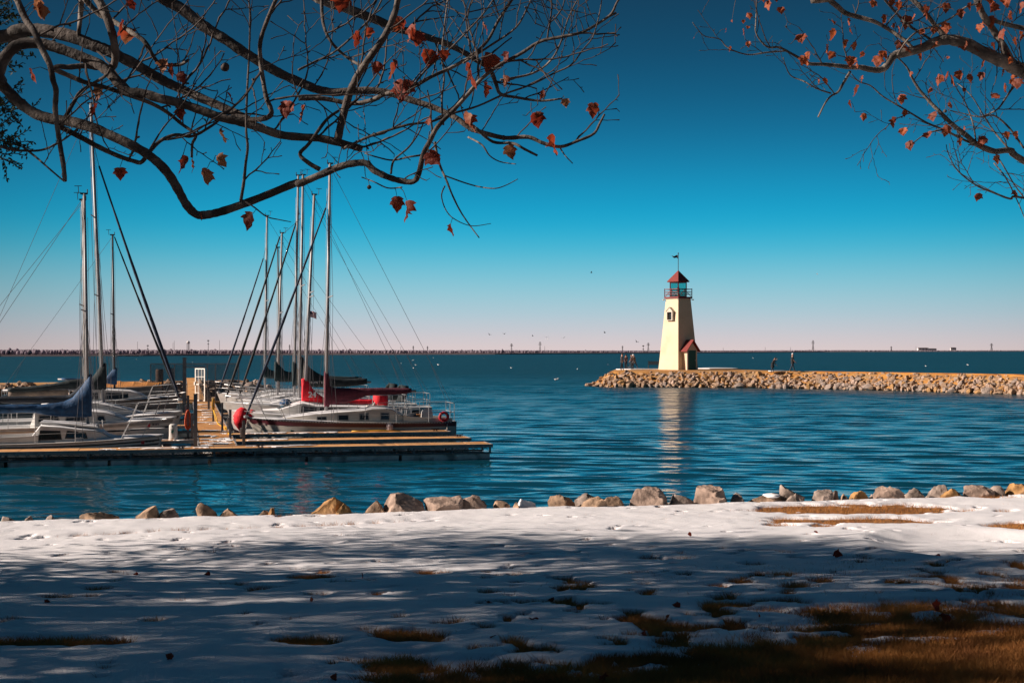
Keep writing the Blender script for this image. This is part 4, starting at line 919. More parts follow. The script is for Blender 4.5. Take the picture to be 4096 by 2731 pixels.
def mast(B, px0, py0, px1, py1, r_=.075, m=None, spread=(.55,), wind=True, spw=.75, dark=False):
    t = B['t']; x0, z0 = B['loc'](px0, py0); x1, z1 = B['loc'](px1, py1); m = m or M['alu']; B['mast'] = (x0,z0,x1,z1)
    mb = MB(); mb.tube([(x0,0,z0-.15),(x0+(x1-x0)*.5,0,(z0+z1)/2),(x1,0,z1)], [r_,r_,r_*.82], 10, True, .8); mo = mb.build('mast', m, t, True)
    mp = lambda f_: Vector((x0+(x1-x0)*f_, 0, z0+(z1-z0)*f_))
    for f_ in spread:
        p = mp(f_)
        for s in (-1,1): mb = MB(); mb.tube([p, p+Vector((-.12,s*spw,.05))], [.03,.018], 6); mb.build('spreader', m, mo)
    mb = MB(); mb.box(x1-.13,x1+.11,-.03,.03,z1-.02,z1+.04); mb.tube([(x1-.18,0,z1),(x1-.2,0,z1+.26)], .012, 5); mb.tube([(x1-.32,0,z1+.26),(x1-.08,0,z1+.27)], .012, 5); mb.tube([(x1+.1,0,z1),(x1+.1,0,z1+.16)], .02, 6)
    mb.build('masthead', M['black'], mo)
    w_ = .0075; mb = MB(); L_ = B['L']; hbm = B['hb'](min(.9,max(.1,x0/L_)))*.93; zd = B['sheer'](min(1,max(0,x0/L_)))
    for s in (-1,1):
        sp = mp(spread[0])+Vector((-.12,s*spw,.05)) if spread else mp(.6)
        mb.tube([(x0-.1,s*hbm,zd), sp, mp(.97)], w_, 4); mb.tube([(x0-.35,s*hbm,zd), mp(spread[0] if spread else .6)], w_, 4); mb.tube([(x0+.3,s*hbm,zd), mp(spread[0] if spread else .6)], w_, 4)
    mb.build('shrouds', M['wire'], t)
    mb = MB(); mb.tube([mp(.99), (.05,0,B['zs']+.75)], w_, 4); mb.tube([(.05+(x1-.05)*.18,0,B['zs']+.75+(z1-B['zs']-.75)*.18), (.05,.5,B['zs']+.1)], w_, 4)
    mb.build('backstay', M['wire'], t)
    mb = MB(); mb.tube([p_+Vector((-.1,.04,0)) for p_ in (mp(.02), mp(.5), mp(.97))], .006, 4); mb.tube([p_+Vector((.1,-.04,0)) for p_ in (mp(.02), mp(.5), mp(.9))], .006, 4); mb.build('halyard', M['rope'], t)
    return mo, mp
def furled(B, pxa, pya, pxb, pyb, r_, m, bot=None):
    """jib rolled round its stay, from foot pixel a to head pixel b"""
    xa, za = B['loc'](pxa, pya); xb, zb_ = B['loc'](pxb, pyb); n = 22; pts = []; rs = []; rl = random.Random(int(pxa))
    for i in range(n+1):
        f_ = i/n; sag = -.06*math.sin(math.pi*f_); pts.append((xa+(xb-xa)*f_+sag*.5, 0, za+(zb_-za)*f_+sag*.2)); rs.append(r_*(.55+.45*min(1,f_*7))*(1-.55*f_**1.3)*(1+rl.uniform(-.14,.14)))
    mb = MB(); mb.tube(pts, rs, 9); o = mb.build('furled_jib', m, B['t'], True)
    mb = MB(); mb.lathe([(.05,-.1),(.1,-.08),(.1,.0),(.05,.02)], 12, (xa,0,za)); mb.build('furler_drum', M['steel'], o)
    mb = MB(); x0, z0, x1, z1 = B['mast']; q = (zb_-z0)/(z1-z0); f2 = min(1.0, q+.09); mb.tube([pts[-1], (x0+(x1-x0)*f2,0,z0+(z1-z0)*f2)], .010, 5); mb.tube([pts[0], (xa+.03,0,B['sheer'](.99))], .012, 5); mb.build('forestay', M['wire'], B['t'])
    return o
def cover(B, st, m, zoom, thick=(.10,.17), seed=1, boom=True, name='sail_cover', smooth=True):
    """st: zoom pixel columns (x, top, bottom) from the mast outwards"""
    rl = random.Random(seed); rings = []; P_ = []
    for i in range(len(st)-1):                      # resample for folds
        for k in range(4): f_ = k/4; P_.append(tuple(st[i][j]+(st[i+1][j]-st[i][j])*f_ for j in range(3)))
    P_.append(st[-1]); n = len(P_)
    for i, (x, a, b) in enumerate(P_):
        px, ya, yb = zoom(x, a)[0], zoom(x, a)[1], zoom(x, b)[1]; xl, zt = B['loc'](px, ya); _, zb_ = B['loc'](px, yb); h = zt-zb_
        end = .3 if i in (0, n-1) else 1
        th = min(thick[1], thick[0]+.06*h)*end; ring = []
        for k in range(14):
            a_ = 2*math.pi*k/14; c_, s_ = math.cos(a_), math.sin(a_); fold = .028*mnoise.noise(Vector((xl*3.5+seed, s_*3, zt*.7+k*.3)))+.012*mnoise.noise(Vector((xl*9, k*.9, seed)))
            zz = (zt+zb_)/2+h/2*(abs(s_)**.8)*(1 if s_ > 0 else -1); ring.append(Vector((xl, (th*c_*(1-.35*max(0,s_)))+fold*(1 if c_ > 0 else -1), zz+fold*.5)))
        rings.append(ring)
    mb = MB(); mb.loft(rings); o = mb.build(name, m, B['t'], smooth)
    if boom:
        x0, z0 = B['loc'](*zoom(st[2][0], st[2][2]-10)); x1, z1 = B['loc'](*zoom(st[-1][0], (st[-1][1]*.35+st[-1][2]*.65))); d = 1 if x1 > x0 else -1
        mb = MB(); mb.tube([(x0,0,max(z0, z1-.02)),(x1+d*.18,0,z1)], .05, 8); mb.build('boom', M['alu'], B['t'], True)
    return o
def rails(B, pul=.62, pus=.65, sts=(.2,.36,.52,.68), bowrail=True, stern=True):
    t = B['t']; L_ = B['L']; hp = B['hp']; r_ = .014
    if bowrail:
        mb = MB(); a = [hp(.84,1,-1,-.05), hp(.93,1,-1,-.02), Vector((L_+.05,0,B['zb'])), hp(.93,1,1,-.02), hp(.84,1,1,-.05)]; up = Vector((0,0,pul)); top = [p+up+Vector((.05,0,.05*i_)) for p, i_ in zip(a, (0,.6,1,.6,0))]; top[2].y = 0
        fine = [top[0], top[0].lerp(top[1],.6), top[1], top[1].lerp(top[2],.6)+Vector((.03,-.06,0)), top[2], top[3].lerp(top[2],.6)+Vector((.03,.06,0)), top[3], top[4].lerp(top[3],.6), top[4]]
        mb.tube(fine, r_, 6)
        for p, q in ((a[0],top[0]),(a[1],top[1]),(a[3],top[3]),(a[4],top[4])): mb.tube([p-Vector((.2,0,.02)), q], r_, 6)
        mb.tube([p+up*.5 for p in a], r_*.8, 6); mb.build('pulpit', M['steel'], t)
    if stern:
        mb = MB(); a = [hp(.14,1,-1,-.05), hp(.01,1,-1,-.06), hp(.01,1,1,-.06), hp(.14,1,1,-.05)]; up = Vector((0,0,pus))
        for q in (1,.52): mb.tube([p+up*q for p in a], r_, 6)
        for p in a+[a[1].lerp(a[2],.5)]: mb.tube([p-Vector((0,0,.03)), p+up], r_, 6)
        mb.build('stern_rail', M['steel'], t)
    mb = MB()
    for side in (-1,1):
        tops = [hp(.14,1,side,-.05)+Vector((0,0,pus))]
        for s in sts: p = hp(s,1,side,-.05); mb.tube([p-Vector((0,0,.03)), p+Vector((0,0,.6))], .012, 6); tops.append(p+Vector((0,0,.59)))
        tops.append(hp(.84,1,side,-.05)+Vector((.05,0,pul))); mb.tube(tops, .006, 4); mb.tube([p-Vector((0,0,.28)) for p in tops], .006, 4)
    mb.build('lifelines', M['steel'], t)
def outboard(B, x=-.25, y=.3, m=None):
    mb = MB(); mb.loft([[Vector((x+a*k_,y+b*k_,z)) for a,b in ((-.2,-.12),(.14,-.12),(.2,0),(.14,.12),(-.2,.12),(-.24,0))] for z,k_ in ((.75,.75),(.82,1),(1.0,.95),(1.08,.6))]); o = mb.build('outboard_motor', m or M['black'], B['t'])
    mb = MB(); mb.tube([(x-.03,y,.78),(x-.05,y,-.2)], .06, 8); mb.build('leg', M['galv'], o)
def ladder_stern(B): pass
ZA = lambda x, y: (x/2.351, 1350+y/2.351)           # left marina zoom
ZB = lambda x, y: (800+x/2.138, 1350+y/2.138)       # right marina zoom
ZC = lambda x, y: (1400+x/5.2267, 1500+y/5.2267)    # stern of the maroon boat

def hull_text(B, txt, px, py, size, m, side, sx=1.0):
    xx, zz = B['loc'](px, py, y=side*.3); s = min(.97, xx/B['L']); h = max(.2, min(.9, zz/B['sheer'](s)))
    for _ in range(3): q = B['hp'](s, h, side, 0); xx, zz = B['loc'](px, py, y=q.y); s = min(.97, s+(xx-q.x)/B['L']); h = max(.2, min(.9, zz/B['sheer'](s)))
    a, b = B['hp'](s, h, side, .035), B['hp'](min(.995, s+.5*side*-.06*B['sg']*B['sg']), h, side, .035)
    d = (b-a) if side < 0 else (b-a); d.z = 0; o = lettering(txt, size, m, B['t'], a, (R(90), 0, math.atan2(d.y, d.x)), bold=.003); o.scale = (sx, 1, 1); return o
# ---- R1: maroon striped boat by the third finger
B = boat('sailboat', 'cream hulled sailboat with a maroon stripe and maroon sail cover, nearest on the right', 9.6, 984, 9.7, 2.7, .98, .78, M['cream'], rake=.6)
stripe(B, M['maroon'], .775, .955); stripe(B, M['black'], .955, 1.02, name='toe_rail', out=.012)
mb = MB()
for side in (-1,1):
    for i in range(70): p = B['hp'](.03+.95*i/70, .985, side, .022); mb.box(p.x-.028,p.x+.028,p.y-.006,p.y+.006,p.z-.011,p.z+.011)
mb.build('toe_rail_slots', M['whiteletter'], B['t'])
x = lambda px: B['loc'](px, 1650)[0]
zl = lambda px, py, y=-.7: B['loc'](px, py, y)[1]
st = [(x(1628),.86,.74,.84),(x(1600),.9,.74,1.02),(x(1555),.93,.75,1.28),(x(1530),.95,.75,1.30),(x(1480),.96,.76,1.31),(x(1440),.96,.78,1.24),(x(1340),.93,.80,1.18),(x(1250),.80,.84,1.10),(x(1190),.62,.88,1.02),(x(1135),.42,.93,.97)]
co_ = cabin(B, st, M['cream'])
for a, b in ((1262,1296),(1345,1382),(1428,1462),(1511,1543)): window(B, co_, x(b), x(a), .28 if a > 1270 else .3, .72 if a > 1270 else .66, slant=.01)
mb = MB(); mb.box(x(1540),x(1470),-.45,.45,1.34,1.42); mb.build('companion_hatch', M['cream'], B['t'])
mb = MB()                                            # cockpit coaming
for s in (-1,1): mb = MB(); mb.loft([[Vector((xx,s*w_,.72)),Vector((xx,s*w_,zt_)),Vector((xx,s*(w_-.14),zt_)),Vector((xx,s*(w_-.14),.72))] for xx,w_,zt_ in ((.15,.86,.93),(1.2,.95,.96),(x(1628),1.0,1.0),(x(1600),.95,1.08))]); mb.build('coaming', M['cream'], B['t'])
mast(B, 1304, 1647, 1320, 655, .085, spread=(.46,), spw=.8)
cover(B, [(1062,285,600),(1080,280,605),(1098,285,600),(1112,410,575),(1150,424,568),(1250,428,555),(1350,430,530),(1420,430,500),(1500,430,493),(1650,430,488),(1740,430,482),(1810,434,470)], M['maroon_cloth'], ZB, (.13,.2), 3)
furled(B, 985, 1662, 1303, 832, .068, M['bluefurl'])
rails(B, .55, .75, (.3,.45,.6,.74))
mb = MB(); q = B['loc'](*ZC(1190,810)); 
for a, b in (((980,650),(1000,790)),((1140,680),(1120,800)),((980,690),(1140,680)),((860,650),(860,960))):
    (xa,za),(xb_,zb2) = B['loc'](*ZC(*a)), B['loc'](*ZC(*b)); mb.tube([(xa,-.7,za),(xb_,-.7,zb2)], .014, 6); mb.tube([(xa,.7,za),(xb_,.7,zb2)], .014, 6)
mb.build('boom_gallows', M['steel'], B['t'])
xx, zz = B['loc'](*ZC(1590,800)); mb = MB(); mb.loft([[Vector((xx+a*.26*k_,b*.2*k_+.2,z)) for a,b in ((-1,-1),(1,-1),(1,1),(-1,1))] for z,k_ in ((.85,.9),(1.15,.8),(zz+.25,.35))]); mb.build('helm_pedestal', M['white'], B['t'])
mb = MB(); xx, zz = B['loc'](*ZC(1500,858)); mb.box(xx-.16,xx+.16,-.55,-.25,zz-.06,zz+.07); mb.build('teak_crate', mat('teak', (.45,.2,.07), (.3,.12,.04), scale=6, rough=.7, stretch=(1,6,6)), B['t'])
mb = MB(); xx, zz = B['loc'](*ZC(1330,860)); mb.loft([[Vector((xx+.3*math.cos(a)*k_, -.3+.2*math.sin(a)*k_, zz-.06+z+.02*math.sin(4*a))) for a in [2*math.pi*i/12 for i in range(12)]] for z,k_ in ((0,1),(.08,.9),(.14,.4))]); mb.build('dark_tarp', M['navy_cloth'], B['t'], True)
mb = MB()
for px, py in ((470,650),): 
    (xa,za),(xb_,zb2) = B['loc'](*ZC(470,690)), B['loc'](*ZC(530,570)); mb.tube([(xa,-.2,za),(xb_,-.2,zb2)], .03, 6)
mb.build('winch_handle', M['white'], B['t'])
p = B['hp'](.42,.35,1)
hull_text(B, 'OK 5542 BM', 1026, 1698, .11, mat('faded_lettering', (.3,.2,.19), rough=.7), 1, .7)
mb = MB(); q = B['hp'](.80,.5,1,.01); mb.box(q.x-.06,q.x+.06,q.y-.012,q.y+.012,q.z-.02,q.z+.08); mb.build('sticker', M['green'], B['t'])
# life ring and fender hang on it
xx, zz = B['loc'](*ZC(1945,865), y=.78); rg = thing('life_ring', 'red life ring hung on the stern rail of the maroon striped boat', 'life ring', LV(B['us']-xx, 9.6-.98, zz), ANG)
mb = MB(); mb.torus((0,0,0), .165, .058); mb.build('ring', M['redplastic'], rg, True)
for a in (.8,2.4,3.9,5.5): mb = MB(); mb.torus((.165*math.cos(a),0,.165*math.sin(a)), .062, .006, 'x', 14, 5); mb.build('rope_band', M['rope'], rg, True)
xx, zz = B['loc'](1556, 1706, y=1.3); fd = thing('fender', 'ribbed pale fender hanging on the side of the maroon striped boat', 'fender', LV(B['us']-xx, 9.6-1.48, .45), ANG)
mb = MB(); prof = [(.02,-.25),(.11,-.2),(.13,-.12),(.13,.22),(.11,.28),(.03,.31)]; rings = [[Vector((r_*(1+.06*(k%2))*math.cos(2*math.pi*k/28), r_*(1+.06*(k%2))*math.sin(2*math.pi*k/28), z)) for k in range(28)] for r_, z in prof]; mb.loft(rings); mb.build('body', mat('pale_vinyl', (.5,.42,.44), (.42,.35,.37), rough=.6), fd)
mb = MB(); mb.tube([(0,0,.3),(0,.03,.5)], .012, 5); mb.build('lanyard', M['rope'], fd)

# ---- R2: white boat with red covers, number 24
B = boat('sailboat', 'white sailboat with bright red sail cover numbered 24 behind the maroon striped boat', 13.2, 912, 8.5, 2.6, 1.12, .82, M['white'], rake=.35)
x = lambda px: B['loc'](px, 1640)[0]
st = [(x(1560),.85,.85,1.12),(x(1500),.95,.86,1.2),(x(1400),1.0,.88,1.25),(x(1260),.98,.92,1.28),(x(1205),.94,.95,1.42),(x(1150),.8,1.0,1.25),(x(1110),.7,1.03,1.12),(x(1050),.42,1.08,1.12)]
co_ = cabin(B, st, M['white'])
for a, b in ((1200,1258),(1268,1335),(1347,1400)): window(B, co_, x(b), x(a), .34, .82, M['black'], .03)
mb = MB(); a, b = x(1160), x(1108); mb.prism([Vector((a,-.5,1.37)),Vector((a,.5,1.37)),Vector((b,.42,1.205)),Vector((b,-.42,1.205))], (0,0,.02)); mb.build('forward_window', M['window'], B['t'])
mast(B, 1216, 1652, 1257, 779, .085, spread=(.53,.55), spw=.7)
rc = cover(B, [(868,350,548),(890,344,550),(915,348,552),(935,385,553),(960,430,554),(1000,472,558),(1060,512,570),(1110,530,574),(1300,530,574),(1400,528,572),(1485,530,566)], M['red_cloth'], ZB, (.13,.22), 5)
xx, zz = B['loc'](*ZB(923,508)); lettering('24', .34, M['whiteletter'], rc, (xx,.235,zz), (R(90),0,R(180)), depth=.012, bold=.006)
rails(B, .6, .65); outboard(B, -.22, .3)
mb = MB(); rl = random.Random(4)
ring = lambda x0, r_, zc, yo: [Vector((x0+.05*math.sin(k), yo+r_*1.1*math.cos(2*math.pi*k/12), zc+r_*math.sin(2*math.pi*k/12)*(1+.15*math.sin(3*k)))) for k in range(12)]
xa, za = B['loc'](935,1668); xb_, zb2 = B['loc'](1027,1664)
mb.loft([ring(xa+(xb_-xa)*f_, r_, za+(zb2-za)*f_+dz, .35) for f_, r_, dz in ((0,.08,0),(.12,.28,.02),(.3,.36,.05),(.5,.34,.02),(.62,.24,-.02),(.75,.3,0),(.92,.26,-.02),(1,.08,0))])
tag(mb.build('sail_bag', M['red_cloth'], B['t'], True))
mb = MB(); xa, za = B['loc'](934,1679); xb_, zb2 = B['loc'](1010,1716); mb.loft([[Vector((xa+(xb_-xa)*f_,.3+.1*math.sin(k*2*math.pi/10)*w_,zc+w_*math.cos(k*2*math.pi/10))) for k in range(10)] for f_, zc, w_ in ((0,za-.05,.08),(.3,za-.2,.26),(.6,za-.26,.3),(1,zb2+.1,.15))]); mb.build('hanging_canvas', M['rednose'], B['t'], True)
mb = MB(); xx, zz = B['loc'](*ZC(640,450)); mb.loft([[Vector((xx+.35*math.cos(a)*k_, .25*math.sin(a)*k_, zz+z)) for a in [2*math.pi*i/10 for i in range(10)]] for z,k_ in ((-.6,.5),(-.3,1),(.1,.9),(.32,.4))]); mb.build('rail_cover', M['red_cloth'], B['t'], True)
mb = MB(); xx = x(1480)
for yy in (-.6,.6): mb.tube([(xx,yy,1.0),(xx-.05,yy,1.75)], .016, 6); mb.tube([(xx-1.5,yy,.9),(xx-1.5,yy,1.75)], .016, 6); mb.tube([(xx-.05,yy,1.75),(xx-1.5,yy,1.75)], .014, 6)
mb.tube([(xx-1.5,-.6,1.75),(xx-1.5,.6,1.75)], .016, 6); mb.tube([(xx-1.5,-.6,1.35),(xx-1.5,.6,1.35)], .014, 6); mb.build('stern_arch', M['steel'], B['t'])

# ---- further boats on the right
def far_boat(lab, v, bow_px, L_, mst, cov, cm, furl=None, fm=None, zb=1.15, zs=.9, cabx=(.28,.78), hull=None, seed=1, win=M['window'], cabh=.36, dodger=False, spread=(.5,), left=False, r_=.08, mm=None, beam=2.6, zoom=ZB):
    ub = u_at(bow_px, v); us = ub-L_ if left else ub+L_
    B = boat('sailboat', lab, v, bow_px, us, beam, zb, zs, hull or M['white'], left)
    a, b = L_*cabx[0], L_*cabx[1]; zc = lambda q: B['sheer'](q/L_)
    st = [(a,.8,zc(a),zc(a)+cabh*.9),(a+(b-a)*.25,.9,zc(a),zc(a)+cabh),(a+(b-a)*.6,.82,zc(a+(b-a)*.6),zc(a+(b-a)*.6)+cabh*.85),(a+(b-a)*.8,.66,zc(a+(b-a)*.8),zc(a+(b-a)*.8)+cabh*.6),(b,.4,zc(b),zc(b)+.03)]
    co_ = cabin(B, st, M['white'])
    for q in (.05,.33): window(B, co_, a+(b-a)*q, a+(b-a)*(q+.22), .35, .75, M['black'], .02)
    mast(B, *mst, r_, mm, spread)
    c_ = cover(B, cov, cm, zoom, (.12,.19), seed) if cov else None
    if furl: furled(B, *furl, .068, fm)
    rails(B)
    if dodger:
        mb = MB(); rings = []
        for i in range(9):
            q = math.pi*i/8; rings.append([Vector((L_*.14+w_-.35*math.sin(q), .95*math.cos(q), zc(L_*.14)+.25+hh*math.sin(q))) for w_, hh in ((0,.75),(.4,.8),(.4,.77),(0,.72))])
        mb.loft(rings); mb.build('folded_bimini', M['black_cloth'], B['t'], True)
    return B, c_
B3, c3 = far_boat('white sailboat with a dark sail cover lettered in white, a blue tarp on its foredeck', 18.5, 897, 9.6, (1197,1590,1212,700), [(855,150,418),(880,165,420),(900,205,420),(935,250,424),(990,292,425),(1060,330,425),(1110,345,425),(1250,348,422),(1350,348,410),(1430,350,396)], M['black_cloth'], (907,1583,1119,947), M['blackfurl'], 1.28, 1.0, seed=7, dodger=True)
xx, zz = B3['loc'](*ZB(934,391)); lettering('HUNTER', .145, M['whiteletter'], c3, (xx,.20,zz), (R(90),0,R(180)), depth=.012, bold=.002, space=1.45)
mb = MB(); rings = []; rl = random.Random(8)
for i in range(12):
    f_ = i/11; xx, zz = B3['loc'](1090+95*f_, 1616-22*math.sin(f_*2.2)); w_ = .75*math.sin(.3+2.4*f_); rings.append([Vector((xx, w_*q, zz-.12*abs(q)**2+.05*rl.uniform(-1,1)+dz)) for q, dz in ((-1,0),(-.5,0),(0,0),(.5,0),(1,0),(1,-.1),(0,-.1),(-1,-.1))])
mb.loft(rings); tag(mb.build('blue_tarp', M['blue_cloth'], B3['t'], True))
B4, _ = far_boat('white sailboat with a plain dark teal sail cover behind the lettered one', 22.3, 949, 8.8, (1177,1578,1193,702), [(788,205,418),(805,200,418),(822,208,416),(832,262,410),(870,300,402),(1000,320,392),(1200,330,372),(1355,334,350)], M['teal_cloth'], (959,1576,1196,853), M['blackfurl'], 1.25, 1.0, seed=9, dodger=True)
B5, _ = far_boat('white sailboat with a drooping dark cover and pale thick mast far right', 27.2, 925, 8.6, (1110,1573,1128,932), [(636,210,372),(655,203,376),(672,215,378),(690,245,380),(720,280,381),(760,292,380),(815,294,372),(1000,300,362)], M['teal_cloth'], None, None, 1.2, .95, seed=11)
B6, _ = far_boat('white sailboat carrying the thin dark mast among the right hand boats', 30.6, 905, 7.5, (1118,1568,1111,990), None, None, None, None, 1.15, .9, seed=13, mm=M['alu_dark'], r_=.06)
B7, _ = far_boat('farthest white sailboat on the right with blue furled jib', 35, 868, 8.8, (1060,1546,1068,863), [(545,222,345),(556,218,346),(566,228,346),(590,270,350),(640,285,352),(700,290,350),(900,300,345)], M['teal_cloth'], (874,1566,1053,1034), M['bluefurl'], 1.2, .95, seed=15)
mb = MB(); q = B4['t']
# striped flag flown from a halyard
fl = thing('flag', 'small red and white striped flag flying between the right hand masts', 'flag', LV(u_at(1236, 20), 20, z_at(1268, u_at(1236, 20), 20)), ANG)
M['flagblue'] = mat('flag_blue', (.02,.03,.12), rough=.8); M['flagred'] = mat('flag_red', (.55,.015,.03), rough=.8)
W_, H_ = .36, .30
def fy(s): return .05*math.sin(s*7)
def strip(z0, z1, s0, s1, dy=0):
    mb = MB(); r_ = []
    for i in range(9):
        s = s0+(s1-s0)*i/8; dz = -.10*s*s; r_.append([Vector((W_*s,fy(s)-dy,z0+dz)),Vector((W_*s,fy(s)-dy,z1+dz)),Vector((W_*s,fy(s)+.006+dy,z1+dz)),Vector((W_*s,fy(s)+.006+dy,z0+dz))])
    mb.loft(r_); return mb
mb = MB()
for k in range(0,9,2): s_ = strip(H_*k/9, H_*(k+1)/9, 0, 1); mb.add(s_.v, s_.f)
mb.build('red_stripes', M['flagred'], fl); mb = MB()
for k in range(1,9,2): s_ = strip(H_*k/9, H_*(k+1)/9, 0, 1); mb.add(s_.v, s_.f)
mb.build('white_stripes', M['whiteletter'], fl); strip(H_*.5,H_,0,.42,.004).build('canton', M['flagblue'], fl)
mb = MB(); mb.tube([(0,0,-1.6),(0,0,1.4)], .008, 5); mb.build('staff', M['wire'], fl)

# ---- left boats
B = boat('sailboat', 'nearest white sailboat at left with blue sail cover and black hull stripes', 2.3, 655, -9.2, 2.4, .78, .62, M['white'], True, .3)
stripe(B, M['navy_cloth'], .60, .67); stripe(B, M['black'], .77, .84); stripe(B, M['frame_grey'], .93, 1.0, name='rub_rail', out=.015)
x = lambda px: B['loc'](px, 1740)[0]
st = [(x(130),.78,.64,.76),(x(160),.84,.63,1.04),(x(172),.86,.63,1.16),(x(240),.88,.64,1.12),(x(330),.84,.65,1.02),(x(385),.74,.66,.98),(x(415),.62,.67,.90),(x(440),.5,.68,.76),(x(470),.35,.70,.73)]
co_ = cabin(B, st, M['white'])
window(B, co_, x(168), x(252), .28, .72, M['black'], .05); window(B, co_, x(273), x(353), .36, .78, M['black'], .06)
mb = MB(); a, b = x(166), x(395); mb.loft([[Vector((xx,-.55,z)),Vector((xx,.55,z)),Vector((xx,.5,z+.05)),Vector((xx,-.5,z+.05))] for xx, z in ((a,1.25),((a+b)/2,1.19),(b,1.09))]); po_ = mb.build('pop_top', M['white'], B['t']); mb = MB(); mb.loft([[Vector((xx,-.5,z)),Vector((xx,.5,z)),Vector((xx,.4,z+.03)),Vector((xx,-.4,z+.03))] for xx, z in ((a+.03,1.302),((a+b)/2,1.242),(b-.05,1.142))]); mb.build('roof_snow', M['snow'], po_)
mb = MB(); a, b = B['loc'](*ZA(320,945)), B['loc'](*ZA(385,845)); mb.prism([Vector((a[0],-.5,a[1])),Vector((a[0],.5,a[1])),Vector((b[0],.5,b[1])),Vector((b[0],-.5,b[1]))], (-.03,0,.0)); mb.build('companion_boards', M['wood'], B['t'])
mb = MB()
for s in (-1,1): mb = MB(); mb.loft([[Vector((xx,s*.95,.58)),Vector((xx,s*.95,zt_)),Vector((xx,s*.8,zt_)),Vector((xx,s*.8,.58))] for xx, zt_ in ((.1,.78),(1.5,.8),(x(130),.86),(x(165),.9))]); mb.build('coaming', M['white'], B['t'])
mast(B, 353, 1716, 337, 776, .072, spread=(.5,), spw=.8)
cover(B, [(864,345,742),(850,338,746),(835,350,749),(815,385,752),(790,425,752),(740,492,750),(680,560,746),(600,600,746),(500,615,737),(430,622,730),(330,625,708),(200,628,704),(100,625,712),(0,630,712),(-140,632,712)], M['blue_cloth'], ZA, (.14,.22), 21)
hull_text(B, 'OK 4547 OK', *ZA(1368,985), .105, M['darkletter'], -1, .62)
xx, zz = B['loc'](*ZA(1348,978)); q = B['hp'](xx/B['L'],.5,-1,.02); mb = MB(); mb.box(xx-.06,xx+.05,q.y-.01,q.y+.02,zz-.05,zz+.06); mb.build('sticker', M['redsticker'], B['t'])
rails(B, .5, .55, (.25,.45,.62))
mb = MB()
for px, y_ in ((930,-.25),(965,.1)):
    (xa,za),(xb_,zb2) = B['loc'](*ZA(px+8,905)), B['loc'](*ZA(px-4,775)); mb.tube([(xa,y_,za),(xb_,y_,zb2)], .026, 6)
mb.build('mast_props', M['white'], B['t'])
L1 = B
# mooring lines of the near boats
for a, b, lab in ((LV(u_at(632,2.3),2.3,.74), LV(u_at(684,.3),.3,DECK+.03), 'white mooring line from the nearest left bow down to the front dock'), (LV(u_at(990,9.6),9.6,.9), LV(u_at(968,6.95),6.95,DECK+.05), 'white mooring line from the maroon striped bow to the third finger'), (LV(u_at(1784,9.0),8.7,.8), LV(u_at(1786,7.5),7.5,DECK+.05), 'white mooring line at the maroon striped boat stern'),
        (LV(u_at(985,9.6),9.6,.72), LV(u_at(935,8.2),8.2,DECK+.05), 'white mooring line from the maroon striped bow to the walkway')):
    mb = MB(); mb.tube([a.lerp(b,i/10)-Vector((0,0,.22*math.sin(math.pi*i/10))) for i in range(11)], .016, 6); tag(mb.build('mooring_line', M['rope'], None, True), lab, 'rope', 'mooring lines')
B = boat('sailboat', 'second white sailboat from the left dock with long cabin windows and a navy cover', 6.2, 706, -10.4, 2.7, 1.2, .9, M['white'], True, .55)
stripe(B, M['navy_cloth'], .70, .76); stripe(B, M['frame_grey'], .86, .95)
x = lambda px: B['loc'](px, 1680)[0]
st = [(x(130),.85,.9,1.0),(x(150),.95,.9,1.44),(x(250),1.0,.9,1.46),(x(370),.98,.92,1.46),(x(430),.88,.94,1.40),(x(480),.72,.97,1.25),(x(520),.5,1.0,1.06)]
co_ = cabin(B, st, M['white'])
for a, b in ((165,245),(272,345),(395,425)): window(B, co_, x(a), x(b), .42, .80, M['frame_grey'], .04)
mast(B, 345, 1685, 332, 800, .08, spread=(.52,)); cover(B, [(850,395,620),(830,398,620),(800,415,620),(760,440,620),(700,500,620),(650,538,618),(500,545,618),(300,548,616),(0,550,614),(-140,552,614)], M['navy_cloth'], ZA, (.13,.2), 23)
xx, zz = B['loc'](*ZA(1402,818)); q = B['hp'](xx/B['L'],.5,-1,.03); mb = MB(); mb.box(xx-.05,xx+.06,q.y-.02,q.y+.03,zz-.05,zz+.06); mb.build('sticker', M['redsticker'], B['t'])
hull_text(B, 'OK 2187 A', *ZA(1432,825), .10, M['darkletter'], -1, .6)
rails(B, .62, .6); 
B = boat('sailboat', 'third white sailboat at left carrying the tallest mast and a black sail cover', 9.6, 732, -9.4, 2.9, 1.27, 1.0, M['white'], True, .5)
stripe(B, M['greyhull'], .80, .88)
x = lambda px: B['loc'](px, 1650)[0]
st = [(x(140),.9,1.0,1.2),(x(170),1.0,1.0,1.55),(x(300),1.02,1.02,1.62),(x(395),.95,1.05,1.62),(x(450),.82,1.08,1.50),(x(520),.6,1.12,1.34),(x(580),.4,1.16,1.2)]
co_ = cabin(B, st, M['white']); window(B, co_, x(340), x(425), .3, .6, M['black'], .06); window(B, co_, x(230), x(310), .35, .7, M['black'], .06)
mast(B, 415, 1618, 363, 415, .085, spread=(.62,.36), spw=.85)
cover(B, [(1002,245,488),(988,236,494),(965,242,495),(940,268,495),(915,310,492),(870,370,490),(800,382,482),(650,397,478),(640,400,478),(500,430,490),(300,455,515),(160,466,515),(72,472,512)], M['black_cloth'], ZA, (.13,.2), 25)
furled(B, 719, 1594, 396, 664, .07, M['bluefurl']); rails(B, .7, .65)
mb = MB(); (xa,za),(xb_,zb2) = B['loc'](*ZA(80,490)), B['loc'](*ZA(640,470)); rings = []
